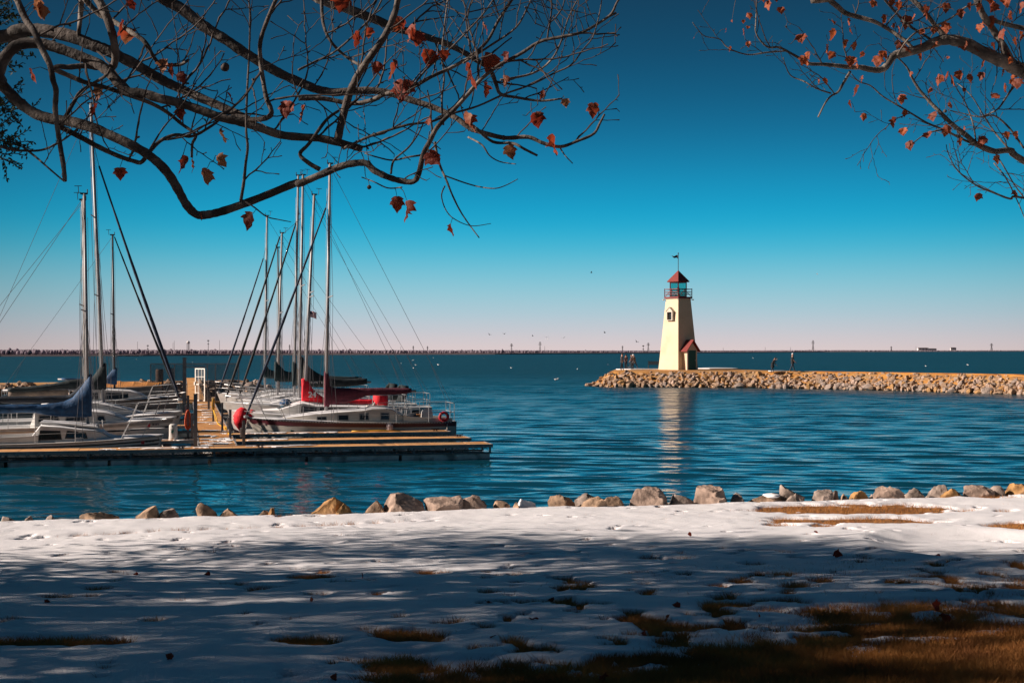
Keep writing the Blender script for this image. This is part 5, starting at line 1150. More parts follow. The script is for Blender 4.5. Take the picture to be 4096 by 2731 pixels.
for i in range(16):
    f_ = i/15; s_ = .30+.14*math.sin(math.pi*(f_*2.6))**2; xx = xa+(xb_-xa)*f_; zz = za+(zb2-za)*f_-.05; rings.append([Vector((xx,.12*math.cos(a),zz-s_*.5+s_*.5*math.sin(a))) for a in [2*math.pi*k/10 for k in range(10)]])
mb.loft(rings); mb.build('slack_sail', mat('faded_sailcloth', (.30,.22,.16), (.2,.15,.12), scale=5, rough=.9), B['t'], True)
B = boat('sailboat', 'brown grey hulled sailboat with a dark mast on the far left side', 28, 718, -10.2, 2.9, 1.26, 1.05, M['greyhull'], True, .35)
stripe(B, M['galv_lt'], .80, .9); stripe(B, M['black'], .95, 1.01, name='toe_rail')
x = lambda px: B['loc'](px, 1590)[0]
st = [(x(300),.95,1.05,1.35),(x(340),1.0,1.05,1.62),(x(430),1.0,1.07,1.62),(x(520),.9,1.1,1.55),(x(560),.75,1.12,1.4),(x(590),.5,1.15,1.22)]
co_ = cabin(B, st, M['white']); window(B, co_, x(428), x(514), .3, .72, M['black'], .02); window(B, co_, x(360), x(395), .3, .7, M['black'], .02)
mast(B, 459, 1578, 450, 940, .075, M['alu_dark'], spread=(.5,), dark=True)
cover(B, [(1100,285,440),(1088,280,444),(1070,290,444),(1040,322,440),(1000,370,430),(900,376,412),(760,381,403),(578,379,400)], M['blue_cloth'], ZA, (.12,.18), 27)
furled(B, 708, 1574, 458, 948, .07, M['blackfurl']); rails(B)
hull_text(B, 'OK 3294 CJ', *ZA(1515,592), .13, M['darkletter'], -1, .75)
# tan covered dinghy
v = 36; ub, us = u_at(648,v), u_at(425,v); t = thing('covered_boat', 'small boat under a stretched tan tarp beside the mesh fence', 'boat', LV(us, v), ANG); L_ = ub-us
zt, zb_ = z_at(1523, us, v), z_at(1548, us, v); mb = MB(); rings = []
for i in range(25):
    s = i/24; w_ = .75*math.sin(math.pi*min(1,.22+s*.78))**.6+.02; ph = .04*abs(math.sin(s*math.pi*4)); rings.append([Vector((L_*s,w_*a,zz)) for a, zz in ((-1,zb_),(-.9,zb_+.06),(0,zt-ph-.08*s),(.9,zb_+.06),(1,zb_))])
mb.loft(rings); mb.build('tarp_cover', M['tan_cloth'], t)
mb = MB(); rings = []
for i in range(13):
    s = i/12; w_ = .73*math.sin(math.pi*min(1,.22+s*.78))**.6+.02; rings.append([Vector((L_*s,-w_,zb_+.01)),Vector((L_*s,-w_*.8,-.1)),Vector((L_*s,w_*.8,-.1)),Vector((L_*s,w_,zb_+.01))])
mb.loft(rings); mb.build('hull', M['greyhull'], t)
# ================================================================ trees
def rotq(v, ax, a): return Matrix.Rotation(a, 3, ax) @ v
def bark(name, a, b, c, sc_=7): return mat(name, a, b, scale=sc_, rough=.9, bump=.7, bscale=30, c3=c, s3=5, stretch=(1,1,1))
M['bark'] = bark('mottled_sycamore_bark', (.095,.076,.065), (.038,.032,.028), (.19,.16,.135))
M['bark2'] = bark('pale_sycamore_bark', (.11,.09,.075), (.045,.038,.033), (.21,.175,.145))
M['twig'] = mat('brown_twig', (.075,.054,.044), (.042,.032,.028), scale=20, rough=.85)
M['leaf_l'] = mat('dead_red_brown_leaf', (.34,.055,.02), (.16,.02,.011), scale=5, rough=.65, trans=.45, c3=(.36,.15,.07), s3=2.3, bump=.4, bscale=40)
M['leaf_r'] = mat('dead_orange_brown_leaf', (.46,.11,.03), (.23,.042,.016), scale=4, rough=.65, trans=.4, c3=(.2,.045,.02), s3=2.1, bump=.4, bscale=40)
M['ever'] = mat('evergreen_leaf', (.045,.065,.02), (.022,.035,.012), scale=3, rough=.55, trans=.2)
def crom(pts, k=4):
    out = []
    for i in range(len(pts)-1):
        p0, p1, p2, p3 = pts[max(i-1,0)], pts[i], pts[i+1], pts[min(i+2,len(pts)-1)]
        for j in range(k):
            t = j/k; out.append(tuple(.5*((2*b)+(-a+c)*t+(2*a-5*b+4*c-d)*t*t+(-a+3*b-3*c+d)*t**3) for a,b,c,d in zip(p0,p1,p2,p3)))
    out.append(tuple(pts[-1])); return out
HALF = [(.0,.0),(.10,-.06),(.30,-.02),(.50,.08),(.40,.18),(.52,.28),(.62,.46),(.46,.46),(.36,.52),(.30,.66),(.20,.74),(.10,.86),(.0,1.0)]
def leaf(mb, top, size, r, down=Vector((0,0,-1))):
    """a curled, drooping lobed leaf hanging from a point"""
    ax = (down+Vector((r.gauss(0,.28), r.gauss(0,.28), r.gauss(0,.12)))).normalized(); sd = ax.orthogonal().normalized(); sd = rotq(sd, ax, r.uniform(0,6.28)); nn = ax.cross(sd)
    fold, roll, tw = r.uniform(.2,1.25), r.uniform(-.6,.9), r.uniform(-.6,.6); wdt = r.uniform(.75,1.1); ph = r.uniform(0,6)
    out = HALF+[(-a,b) for a,b in HALF[-2:0:-1]]; n = len(out)
    def pt(a, b):
        a *= wdt; ang = fold*abs(a)*1.7; x = (math.sin(ang)/1.7/fold if fold*abs(a) > 1e-4 else abs(a))*(1 if a >= 0 else -1); z = (1-math.cos(ang))/1.7/fold
        z += roll*b*b*.35+tw*a*b*.8+.05*math.sin(9*a+6*b+ph)+.035*math.sin(17*b+ph*2+5*a); return top+ax*(b*size*(1-.12*roll*roll*b))+sd*(x*size)+nn*(z*size)
    c = (0,.42); v = [pt(*c)]; 
    for q in (.35,.7,1.0): v += [pt(c[0]+(a-c[0])*q, c[1]+(b-c[1])*q) for a,b in out]
    f = [(0,1+k,1+(k+1)%n) for k in range(n)]
    for q in range(2): f += [(1+q*n+k, 1+(q+1)*n+k, 1+(q+1)*n+(k+1)%n, 1+q*n+(k+1)%n) for k in range(n)]
    mb.add(v, f)
class Tree:
    def __init__(s, name, label, base, seed, barkm, leafm):
        s.t = thing(name, label, 'tree', base); s.o = Vector(base); s.r = random.Random(seed); s.tw = MB(); s.lv = MB(); s.pts = []; s.bark = barkm; s.leafm = leafm; s.k = .86; s.lim = lambda x, y: x < 2490 and y < 730
    def L(s, p): return Vector(p)-s.o
    def limb(s, pts, r, name='limb'):
        mb = MB(); n = len(pts); rl = s.r
        rs = [q*(1+.07*rl.uniform(-1,1)) for q in r]; mb.tube([s.L(p) for p in pts], rs, 12); return mb.build(name, s.bark, s.t, True)
    def traced(s, zoom, zs, px, thick0, thick1, d0, d1, spawn=1.0, name='limb', twl=(.25,.95), up=.5, frm=0.0, pw=1.0):
        q = crom([(float(a), float(b)) for a, b in px], 5); n = len(q); pts = []; rs = []
        for i, (a, b) in enumerate(q):
            f_ = i/(n-1); d = d0+(d1-d0)*f_+.05*math.sin(f_*9+thick0); x, y = zoom(a, b); pts.append(P(x, y, d)); rs.append(s.k*(thick1+(thick0-thick1)*(1-f_)**pw)/2/zs/F*d)
        s.limb(pts, rs, name); s.spawn(pts, rs, spawn, twl, up, frm); return pts
    def spawn(s, pts, rs, dens, twl, up, frm=0.0):
        r = s.r; acc = 0
        for i in range(1, len(pts)):
            s.pts.append((pts[i], rs[i])); 
            if i/len(pts) < frm: continue
            seg = (pts[i]-pts[i-1]); acc += seg.length*dens*4.4
            while acc > r.random()+.35:
                acc -= 1; t = seg.normalized(); ax = Vector((0,-1,0)) if r.random() < .75 else Vector((r.gauss(0,1),r.gauss(0,1),r.gauss(0,1))).normalized()
                d = rotq(t, ax, r.choice((-1,1))*r.uniform(.5,1.15)); d = (d+Vector((0,r.gauss(0,.25),up*r.uniform(-.3,1)))).normalized()
                if d.z < -.1 and r.random() < .75: d.z = -d.z*.8
                s.twig(pts[i-1].lerp(pts[i], r.random()), d, r.uniform(*twl), min(rs[i]*.6, r.uniform(.0045,.0085)), 2, up)
    def twig(s, p, d, length, rad, lev, up):
        r = s.r; pts = [p.copy()]; step = .05 if lev > 1 else .04; n = max(3, int(length/step)); rs = [rad]; side = r.choice((-1,1))
        for i in range(n):
            side = -side; d = rotq(d, Vector((0,-1,0)), side*r.uniform(.03,.26)+r.gauss(0,.07)); d = (d+Vector((0,r.gauss(0,.06),.035*up))).normalized(); p = p+d*step*r.uniform(.8,1.25)
            if not s.lim(p.x/p.y*F+CX, YH-(p.z-HC)/p.y*F): p = pts[-1]; break                       # the crown ends here
            pts.append(p.copy()); f_ = (i+1)/n
            rs.append(max(.0023, rad*(1-.62*f_))*(1.25 if i % 2 else .95))
            s.pts.append((p.copy(), rs[-1]))
            if lev > 0 and f_ > .12 and r.random() < (.27 if lev > 1 else .13): s.twig(p, rotq(d, Vector((0,-1,0)), side*r.uniform(.5,1.0)), length*r.uniform(.18,.5)*(1.1-f_*.5), rs[-1]*.75, lev-1, up)
            elif r.random() < .16: e = p+rotq(d, Vector((0,-1,0)), side*.9)*r.uniform(.012,.03); s.tw.tube([s.L(p), s.L(e)], [rs[-1]*.8, rs[-1]*.9], 4)
        if len(pts) < 3: return
        rs[-1] *= 1.5; s.tw.tube([s.L(q) for q in pts], rs, 5)
    def hang(s, px, py, dd, size):
        """leaf at a pixel, on the nearest twig"""
        best = min(s.pts, key=lambda q: ((q[0].x/q[0].y*F+CX-px)**2+(YH-(q[0].z-HC)/q[0].y*F-py+12)**2)); d = best[0].y-.03; c = P(px, py, d); size = size/F*d; top = c+Vector((0,0,size*.5))
        m_ = best[0].lerp(top, .5)+Vector((0,0,.02)); 
        if (best[0]-top).length < .9: s.tw.tube([s.L(best[0]), s.L(m_), s.L(top)], [.003,.0022,.0017], 4)
        leaf(s.lv, s.L(top), size, s.r)
    def ball(s, px, py, rpx):
        best = min(s.pts, key=lambda q: ((q[0].x/q[0].y*F+CX-px)**2+(YH-(q[0].z-HC)/q[0].y*F-py+25)**2)); d = best[0].y; c = P(px, py, d); r_ = rpx/F*d; me = rock_mesh(int(px), 3, 0, .12); T = Matrix.Translation(s.L(c)) @ Matrix.Diagonal((r_,r_,r_,1)); me.transform(T); link('seed_ball', me, M['twig'], s.t, True)
        s.tw.tube([s.L(best[0]), s.L(c)+Vector((0,0,r_))], .0018, 4)
    def done(s):
        s.tw.build('twigs', M['twig'], s.t)
        if s.lv.v: s.lv.build('dead_leaves', s.leafm, s.t, True)
Y1 = lambda x, y: (x/1.6504, y/1.6504)               # zooms of the two crowns
Y2 = lambda x, y: (1200+x/1.6214, y/1.6214)
Y3 = lambda x, y: (2700+x/1.6848, y/1.6848)
def j12(*parts):                                     # a limb traced over both zooms, given in photo pixels
    out = []
    for zf, pts in parts: out += [zf(*p) for p in pts]
    return out
I = lambda x, y: (x, y)
T = Tree('sycamore_tree', 'leafless sycamore with a few red leaves reaching in over the boats from the left', (-5.1, 8.9, float(zground(np.array(-5.1), np.array(8.9)))), 12, M['bark'], M['leaf_l'])
zg = T.o.z
mb = MB(); mb.tube([(0,0,-.2),(.03,0,.3),(.06,-.03,1.3),(.02,-.05,2.6),(-.05,0,4.2),(.1,.05,6.0),(.0,.1,8.0)], [.34,.27,.23,.21,.18,.13,.08], 14); mb.build('trunk', M['bark'], T.t, True)
tr = lambda h: T.o+Vector((.02, 0, h))
def pxof(p): return (p.x/p.y*F+CX, YH-(p.z-HC)/p.y*F)
tp = lambda h: pxof(tr(h))
hook = [tp(2.7), (-420,330), (-160,330), (-20,330)]
A_ = j12((Y1,[(-8,560),(-6,470),(22,400),(75,330),(150,290),(270,290),(400,325),(560,385),(660,430),(740,500),(800,570),(860,610),(960,622),(1050,650),(1180,680),(1330,730),(1450,775),(1560,800),(1700,840),(1850,890),(1980,905)]),(Y2,[(120,897),(230,920),(330,945),(395,965)]))
T.traced(I, 1, hook+[(-8,318)], 120, 66, 8.8, 8.5, 0)
T.traced(I, 1, A_, 56, 33, 8.5, 8.3, .75, frm=.15)
B_ = j12((Y1,[(-10,540),(40,590),(130,680),(230,750),(350,788),(470,805),(600,840),(720,890),(850,950),(960,1010),(1050,1080),(1120,1160),(1180,1260),(1230,1350),(1290,1412),(1345,1420),(1450,1400),(1600,1350),(1780,1280),(1950,1210)]),(Y2,[(0,1190),(120,1140),(250,1085),(350,1060),(430,1060),(480,1105),(560,1145),(640,1170),(735,1178),(772,1120),(800,1000),(840,920),(880,840),(930,780),(1010,700),(1100,600),(1180,510),(1300,420),(1430,350),(1560,270),(1700,240),(1830,210),(1940,150),(2020,90),(2060,10),(2110,-40)]))
nB = 27
T.traced(I, 1, B_[:nB], 52, 30, 8.5, 8.2, .35, frm=.25); T.traced(I, 1, B_[nB-1:], 28, 9, 8.2, 8.0, 1.15, up=.7)
T.traced(I, 1, [tp(3.3),(-500,200)]+j12((Y1,[(0,245),(100,210),(220,200),(350,215),(480,245),(600,295),(700,330),(800,380),(900,430),(1000,490),(1100,545),(1200,590),(1330,650),(1450,700),(1560,750),(1640,790)])), 70, 34, 8.9, 8.7, .6, frm=.3)
T.traced(I, 1, [tp(5.2),(-300,-400),(300,-200)]+j12((Y1,[(1090,0),(1200,60),(1300,140),(1400,210),(1500,270),(1600,340),(1700,400),(1800,460),(1900,510),(2063,580)]),(Y2,[(100,578),(220,600),(350,590),(480,590),(600,610),(720,650),(830,685),(920,720),(1020,770),(1100,830),(1200,865),(1330,895),(1480,890),(1580,930),(1690,952),(1800,915),(1905,868),(1945,800),(1975,742)])), 60, 9, 9.1, 8.9, .62, frm=.35, up=.9, twl=(.2,.7))
T.traced(I, 1, [tp(6.2),(-100,-700),(700,-260)]+j12((Y2,[(0,-70),(150,5),(280,50),(400,95),(520,140),(620,185),(740,215),(860,255),(960,290),(1060,340),(1150,395),(1230,450),(1270,540),(1300,610),(1400,632),(1560,655),(1700,640)])), 58, 8, 9.4, 9.2, 1.0, frm=.4, up=.8)
for zf, zs, pts, a, b, d0, d1, dn, up in (
    (Y2,1.62,[(245,905),(270,790),(310,640),(340,560),(400,450),(470,350),(540,250),(590,150),(620,70),(640,-30)],62,44,8.35,8.1,.8,.8),
    (Y1,1.65,[(640,-20),(700,100),(740,220),(760,330),(760,400),(735,448),(640,445),(560,435),(450,445),(380,440),(330,470)],72,34,8.4,8.5,.4,.3),
    (Y1,1.65,[(110,-10),(170,130),(220,200),(280,330),(330,430),(350,530),(370,600),(365,720),(380,850),(400,980),(420,1100),(428,1195)],52,34,8.3,8.2,.5,.0),
    (Y1,1.65,[(1830,-20),(1770,120),(1720,270),(1720,400),(1740,550),(1760,650),(1792,735),(1770,775),(1700,790),(1600,790)],30,42,8.25,8.3,.9,.7),
    (Y1,1.65,[(555,-10),(650,90),(760,150),(860,210),(960,280),(1010,370),(1060,420),(1180,430),(1240,400)],44,22,8.6,8.5,.8,.5),
    (Y1,1.65,[(540,-10),(530,120),(518,232)],42,34,8.7,8.75,.2,.2),
    (Y1,1.65,[(350,455),(500,520),(580,550),(700,580),(850,630),(990,680),(1100,740),(1200,820),(1290,890),(1270,950),(1266,1040)],40,20,8.6,8.5,.9,.2),
    (Y1,1.65,[(430,775),(480,690),(530,610),(620,550),(700,500),(730,450)],34,18,8.45,8.4,.6,.6),
    (Y1,1.65,[(380,830),(520,900),(650,970),(780,1030),(885,1065),(935,1070),(990,1000),(1060,930),(1160,890),(1270,900),(1400,830),(1460,780),(1560,690),(1640,600)],44,14,8.55,8.4,.8,.5),
    (Y1,1.65,[(1590,1325),(1610,1200),(1622,1080),(1635,970),(1625,850),(1632,600),(1645,350),(1650,100),(1640,-20)],26,10,8.2,8.3,.9,.4),
    (Y1,1.65,[(-20,960),(60,985),(150,995),(280,990),(400,935),(500,860),(560,790)],22,12,8.7,8.5,.6,.1),
    (Y1,1.65,[(150,970),(240,1040),(320,1110),(420,1195)],18,12,8.6,8.25,.5,.0),
    (Y2,1.62,[(-10,640),(150,640),(330,672),(450,655),(560,610),(700,580),(850,500),(1000,430),(1130,350),(1220,260),(1290,130),(1390,-20)],38,20,8.6,8.3,1.0,.8),
    (Y2,1.62,[(280,965),(440,890),(560,850),(700,810),(850,790),(980,740),(1150,690),(1330,610),(1500,550),(1640,480),(1760,420),(1830,330),(1900,240),(1940,100),(1960,-20)],22,8,8.3,8.0,1.1,.9),
    (Y2,1.62,[(875,920),(900,1050),(950,1170),(990,1270),(1040,1370),(1100,1460),(1162,1542)],20,8,8.15,8.05,.15,.3),
    (Y2,1.62,[(940,1140),(1080,1190),(1180,1215),(1270,1222),(1340,1200),(1412,1162)],12,6,8.12,8.0,.15,.3),
    (Y2,1.62,[(940,1205),(918,1270),(945,1360),(1000,1420),(1110,1465),(1238,1450)],11,5,8.12,8.05,.12,.2),
    (Y2,1.62,[(-10,455),(100,400),(220,340),(360,220),(480,90),(540,-20)],18,12,8.5,8.4,.9,.7),
    (Y2,1.62,[(800,1005),(700,1020),(600,1040),(500,1020),(420,995)],16,9,8.2,8.25,.4,.2),
    (Y2,1.62,[(590,1125),(610,1040),(700,960),(760,880),(800,800)],18,9,8.2,8.15,.6,.5),
    (Y2,1.62,[(140,-20),(150,150),(200,270),(300,370),(400,430)],26,20,8.6,8.4,.7,.6),
    (Y2,1.62,[(130,1100),(60,1060),(0,1000),(60,930),(170,780),(250,720)],36,20,8.4,8.35,.4,.4),
    (Y2,1.62,[(1140,830),(1250,920),(1380,930),(1460,970),(1540,1010)],24,18,8.85,8.8,.2,.7),
    (Y2,1.62,[(1090,890),(1180,940),(1230,1010),(1300,1050),(1400,1065)],14,7,8.85,8.8,.2,.6),
    (Y2,1.62,[(660,1215),(570,1220),(480,1180),(400,1150)],12,8,8.15,8.1,.4,.2),
    (Y2,1.62,[(1690,965),(1720,1010),(1768,1060)],12,7,8.9,8.85,.2,.0),
    (Y1,1.65,[(1600,1320),(1680,1370),(1760,1430),(1840,1450),(1920,1465)],14,6,8.2,8.15,.3,.1),
    (Y2,1.62,[(930,810),(920,650),(935,500),(920,350),(940,150),(960,-20)],16,10,8.5,8.5,1.0,.6),
    (Y2,1.62,[(1060,410),(1230,300),(1400,180),(1480,40),(1500,-20)],18,10,8.4,8.3,1.1,.8),
    (Y2,1.62,[(1300,520),(1500,480),(1620,400),(1690,280),(1740,120),(1810,-20)],18,9,8.3,8.2,1.1,.8),
    (Y2,1.62,[(700,600),(820,450),(960,330),(1080,210),(1190,90),(1260,-10)],18,10,8.4,8.3,1.1,.8)):
    T.traced(zf, zs, pts, a, b, d0, d1, dn*.9, up=up)
K = 1.7415
for x, y, s in ((90,25,30),(70,178,24),(88,22,26),(380,155,24),(412,182,20),(297,15,20),(282,72,26),(292,84,26),(227,218,24),(222,255,22),(415,262,24),(525,228,18),(505,320,24),(661,256,30),(697,266,30),(430,385,30),(442,384,22),(475,410,28),(500,376,24),(275,401,20),(580,515,30),(462,503,14),(790,10,34),(820,92,26),(925,65,28),(950,80,30),(955,98,34),(985,135,26),(912,172,34),(926,215,40),(1075,180,42),(1112,208,26),(1130,150,32),(1166,132,16),(1066,296,36),(1082,285,26),(986,370,28),(912,472,26),(935,488,34),(1035,530,20),(1231,279,26),(1363,257,26),(1270,335,34),(1168,352,24),(1245,222,18),(1298,238,14),(1160,188,18),(870,160,22),(1110,70,20),(985,283,14),(845,78,18),(395,165,24),(98,32,20),(655,262,18),(1020,130,18)):
    T.hang(x*K, y*K, 0, s*K*1.5)
for x, y, r_ in ((517,155,10),(1157,317,6),(848,430,5),(305,-5,5)): T.ball(x*K, y*K, r_*K)
T.done()

T2 = Tree('sycamore_tree', 'sycamore at upper right with many orange brown leaves still on its twigs', (7.9, 14.0, 1.75), 31, M['bark2'], M['leaf_r']); T2.k = .72; T2.lim = lambda x, y: x > 2790 and y < min(830, 330+(x-2790)*.55)
mb = MB(); mb.tube([(0,0,-.2),(0,0,.3),(-.05,0,1.5),(.0,.05,3.4),(-.1,0,5.6),(0,0,8.5)], [.36,.28,.24,.22,.18,.1], 14); mb.build('trunk', M['bark2'], T2.t, True)
tp2 = lambda h: pxof(T2.o+Vector((0,0,h)))
for px, a, b, d0, d1, dn, up in (
    ([tp2(3.9),(4500,420)]+j12((Y3,[(2352,480),(2250,430),(2150,390),(2050,340),(1950,290),(1830,268),(1750,288),(1650,330),(1540,358),(1470,380),(1430,440),(1390,470),(1320,470),(1250,455),(1180,455),(1100,445),(1000,435),(900,430),(840,395),(770,355),(700,320),(630,320),(580,280),(545,220),(545,150),(552,0),(560,-30)])),92,6,14.0,13.4,.75,.4),
    (j12((Y3,[(745,345),(620,355),(500,370),(400,345),(340,310),(300,265),(200,245),(150,195),(118,152)])),9,4,13.5,13.4,.9,.3),
    ([tp2(6.8),(3900,-400)]+j12((Y3,[(980,-60),(1040,0),(1100,50),(1150,90),(1250,120),(1350,150),(1440,200),(1530,260),(1600,320)])),40,16,13.8,13.8,.8,.5),
    (j12((Y3,[(1180,485),(1130,570),(1100,620),(1050,650),(1010,700),(965,790)])),16,8,13.6,13.5,.4,.0),
    (j12((Y3,[(1050,630),(960,600),(870,550),(780,510),(740,430),(730,390)])),9,5,13.6,13.5,.8,.5),
    ([tp2(2.4),(4500,860)]+j12((Y3,[(2352,1085),(2260,1015),(2150,1020),(2030,970),(1960,910),(1870,840),(1790,760),(1720,690),(1650,610),(1600,530),(1560,450),(1480,370)])),44,7,14.2,13.9,.9,.4),
    (j12((Y3,[(2030,980),(1940,940),(1820,880),(1700,830),(1600,770),(1500,710),(1400,650),(1320,580),(1240,550),(1190,500)])),14,5,14.1,13.9,.9,.4),
    (j12((Y3,[(1500,-60),(1600,0),(1680,80),(1750,170),(1825,262)])),26,24,13.9,14,.7,.6),
    (j12((Y3,[(2010,-60),(2070,90),(2130,180),(2200,290),(2260,400)])),34,40,13.8,14,.6,.5),
    (j12((Y3,[(2110,130),(2250,170),(2380,200),(2600,260)])),22,30,13.9,14,.5,.5),
    (j12((Y3,[(1380,-40),(1490,90),(1570,170),(1650,220),(1750,285)])),12,14,13.7,13.9,.9,.6),
    (j12((Y3,[(1500,372),(1560,280),(1640,210),(1740,180),(1850,130),(1960,50),(2040,30)])),11,9,13.7,13.7,.9,.6),
    ([tp2(1.9),(4500,900)]+j12((Y3,[(2352,1335),(2260,1340),(2150,1300),(2050,1260),(1960,1200),(1890,1130),(1840,1030),(1828,975)])),16,4,14.1,14,.9,.5),
    (j12((Y3,[(2352,1000),(2250,860),(2150,780),(2060,790),(1960,770),(1850,745)])),12,5,14.2,14.1,1.0,.4),
    (j12((Y3,[(2060,790),(2170,740),(2230,660),(2280,590),(2360,520)])),8,14,14.2,14.2,.9,.4),
    (j12((Y3,[(2030,975),(2010,840),(1960,700),(1900,600),(1850,500)])),10,4,14.1,14.1,1.0,.6),
    (j12((Y3,[(2260,1015),(2160,900),(2080,780),(2000,650),(1900,560)])),11,4,14.2,14.2,1.0,.6),
    (j12((Y3,[(2150,1020),(2220,1130),(2290,1250),(2350,1330)])),8,6,14.1,14.2,.8,.2),
    (j12((Y3,[(1600,970),(1680,910),(1780,880),(1850,890)])),6,8,14,14,.6,.3),
    (j12((Y3,[(2360,1480),(2310,1360),(2230,1200),(2150,1100)])),5,8,14,14.1,.8,.3)):
    T2.traced(I, 1, px, a, b, d0, d1, dn*.85, twl=(.25,.85), up=up, pw=1.7 if a > 60 else 1.0)
for x, y, s in ((625,45,56),(500,115,42),(710,80,44),(345,210,26),(460,220,36),(490,305,34),(378,340,32),(845,275,62),(890,380,42),(885,435,28),(1060,160,30),(1165,155,42),(1180,215,42),(1085,250,64),(1030,350,60),(1060,380,46),(1160,300,46),(1215,315,48),(1270,375,36),(1190,420,56),(1225,450,34),(1370,420,62),(1500,330,84),(1415,375,46),(1420,140,54),(1500,220,50),(1345,35,42),(1460,25,40),(1515,45,48),(1570,160,76),(1710,100,70),(1830,60,56),(1820,200,60),(1920,100,54),(1660,390,46),(1945,320,50),(2085,430,72),(2070,520,48),(2220,600,52),(2150,665,52),(2310,570,56),(1260,540,44),(1240,620,64),(1180,705,44),(1015,553,40),(965,553,24),(1530,675,56),(1480,830,60),(1790,545,60),(1865,555,58),(1910,515,54),(1740,795,54),(1845,885,56),(1950,875,36),(1570,990,52),(2060,960,60),(2095,960,44),(2300,920,52),(2245,920,46),(2175,1080,50),(2050,1335,48),(2290,1310,40),(1840,393,18),(2110,160,66),(2200,250,66),(2250,380,56),(2300,290,52),(2050,195,48),(2230,20,72),(2120,10,52),(2260,110,52),(2040,340,40),(2330,250,54),(2210,500,44),(1480,185,40),(1610,120,34),(1690,60,40),(1990,50,46),(680,0,36),(590,0,34),(495,195,26),(462,150,22),(385,145,16),(1750,210,38),(2060,60,48),(2330,60,60),(2160,60,56),(1390,370,40),(130,258,14),(2270,560,40)):
    T2.hang(*Y3(x, y), 0, s/1.6848*1.3)
for x, y, r_ in ((1820,750,12),(750,182,7)): T2.ball(*Y3(x, y), r_/1.68)
for _ in range(46):                                  # leaves scattered along the outer twigs
    q = T2.r.choice(T2.pts)[0]; x_, y_ = q.x/q.y*F+CX, YH-(q.z-HC)/q.y*F
    if 3200 < x_ < 4150 and -20 < y_ < 560: T2.hang(x_+T2.r.uniform(-8,8), y_+14, 0, T2.r.uniform(22,44))
T2.done()

# evergreens at the left: their shade lies over the snow
def evergreen(label, base, cz, rad, n, seed, lsz=.13, gap=.5):
    t = thing('evergreen_tree', label, 'tree', base); r = np.random.default_rng(seed); rl = random.Random(seed); o = Vector(base)
    mb = MB(); top = cz+rad[2]*.6; mb.tube([(0,0,-.3),(.05,0,.4),(0,.1,cz*.6),(.1,0,cz),(0,0,top)], [.34,.26,.2,.14,.04], 12); mb.build('trunk', M['bark'], t, True)
    C_ = []
    for k in range(24):
        a = rl.uniform(0, 6.28); e = rl.uniform(-.5, 1.0); q = rl.uniform(.55, .92); c = Vector((math.cos(a)*math.cos(e)*rad[0]*q, math.sin(a)*math.cos(e)*rad[1]*q, cz+math.sin(e)*rad[2]*q)); s = Vector((0,0,max(.8, cz-rad[2]*.5+rl.uniform(0,1.2)*rad[2]*.6)))
        mb = MB(); m_ = s.lerp(c,.5)+Vector((rl.gauss(0,.2), rl.gauss(0,.2), .25)); mb.tube([s, m_, c], [.07,.045,.015], 7); mb.build('limb', M['bark'], t, True)
    ncl = n//85; u = r.normal(size=(ncl,3)); u /= np.linalg.norm(u, axis=1)[:,None]; q = r.uniform(.25, 1, ncl)**.5; cl = u*q[:,None]*np.array(rad)+np.array([0,0,cz]); cl = cl[(cl[:,2] > .9)]
    # gaps: drop clumps by a coarse noise
    keep = vn(cl[:,0]*.75+cl[:,2]*.3, cl[:,1]*.75+cl[:,2]*.6, seed) > gap; cl = cl[keep]
    pc = np.repeat(cl, 85, 0)+r.normal(size=(len(cl)*85,3))*np.array([.42,.42,.26])*np.repeat(r.uniform(.6,1.3,len(cl)),85)[:,None]
    ax = r.normal(size=pc.shape); ax /= np.linalg.norm(ax,axis=1)[:,None]; sd = np.cross(ax, r.normal(size=pc.shape)); sd /= np.linalg.norm(sd,axis=1)[:,None]; l = lsz*r.uniform(.6,1.2,len(pc))[:,None]
    V = np.stack([pc-ax*l*.5, pc+sd*l*.24, pc+ax*l*.5, pc-sd*l*.24], 1).reshape(-1,3)
    np_mesh('foliage', V, np.arange(len(V)).reshape(-1,4), M['ever'], t)
    return t, o
et, eo = evergreen('dense small leaved evergreen whose twigs enter the left edge under the sycamore', (-10.2, 9.8, 1.8), 3.9, (4.2,4.5,2.9), 115000, 5, gap=.57)
evergreen('second dense evergreen left of the camera that shades the near snow', (-13.2, 5.9, 1.85), 4.9, (4.4,3.8,3.7), 115000, 8, gap=.44)
mb = MB(); lv = MB(); rl = random.Random(17)
def sprig(p, d, n):
    q = [p]
    for i in range(n): d = (d+Vector((rl.gauss(0,.18), rl.gauss(0,.15), rl.gauss(0,.18)))).normalized(); q.append(q[-1]+d*.028)
    mb.tube([x-eo for x in q], [.003]*len(q), 4)
    for x in q[1:]:
        for _ in range(3):
            a = (d*.5+Vector((rl.gauss(0,1), rl.gauss(0,1), rl.gauss(0,1)))).normalized(); s_ = a.orthogonal().normalized(); l = rl.uniform(.022,.04); b = x-eo; lv.add([b, b+a*l*.5+s_*l*.22, b+a*l, b+a*l*.5-s_*l*.22], [(0,1,2,3)])
bt = [eo+Vector((.1,0,2.6)), Vector((-7,9.4,5.2)), Vector((-4.6,9.2,5.3)), P(-60,560,9.1), P(30,520,9.1)]
mb.tube([p-eo for p in bt], [.08,.05,.03,.015,.006], 8)
for _ in range(52): sprig(P(rl.uniform(-120,40), rl.uniform(400,620)+rl.gauss(0,25), 9.1+rl.uniform(-.3,.3)), Vector((rl.uniform(.1,1),rl.gauss(0,.3),rl.uniform(-.7,.8))).normalized(), rl.randrange(4,9))
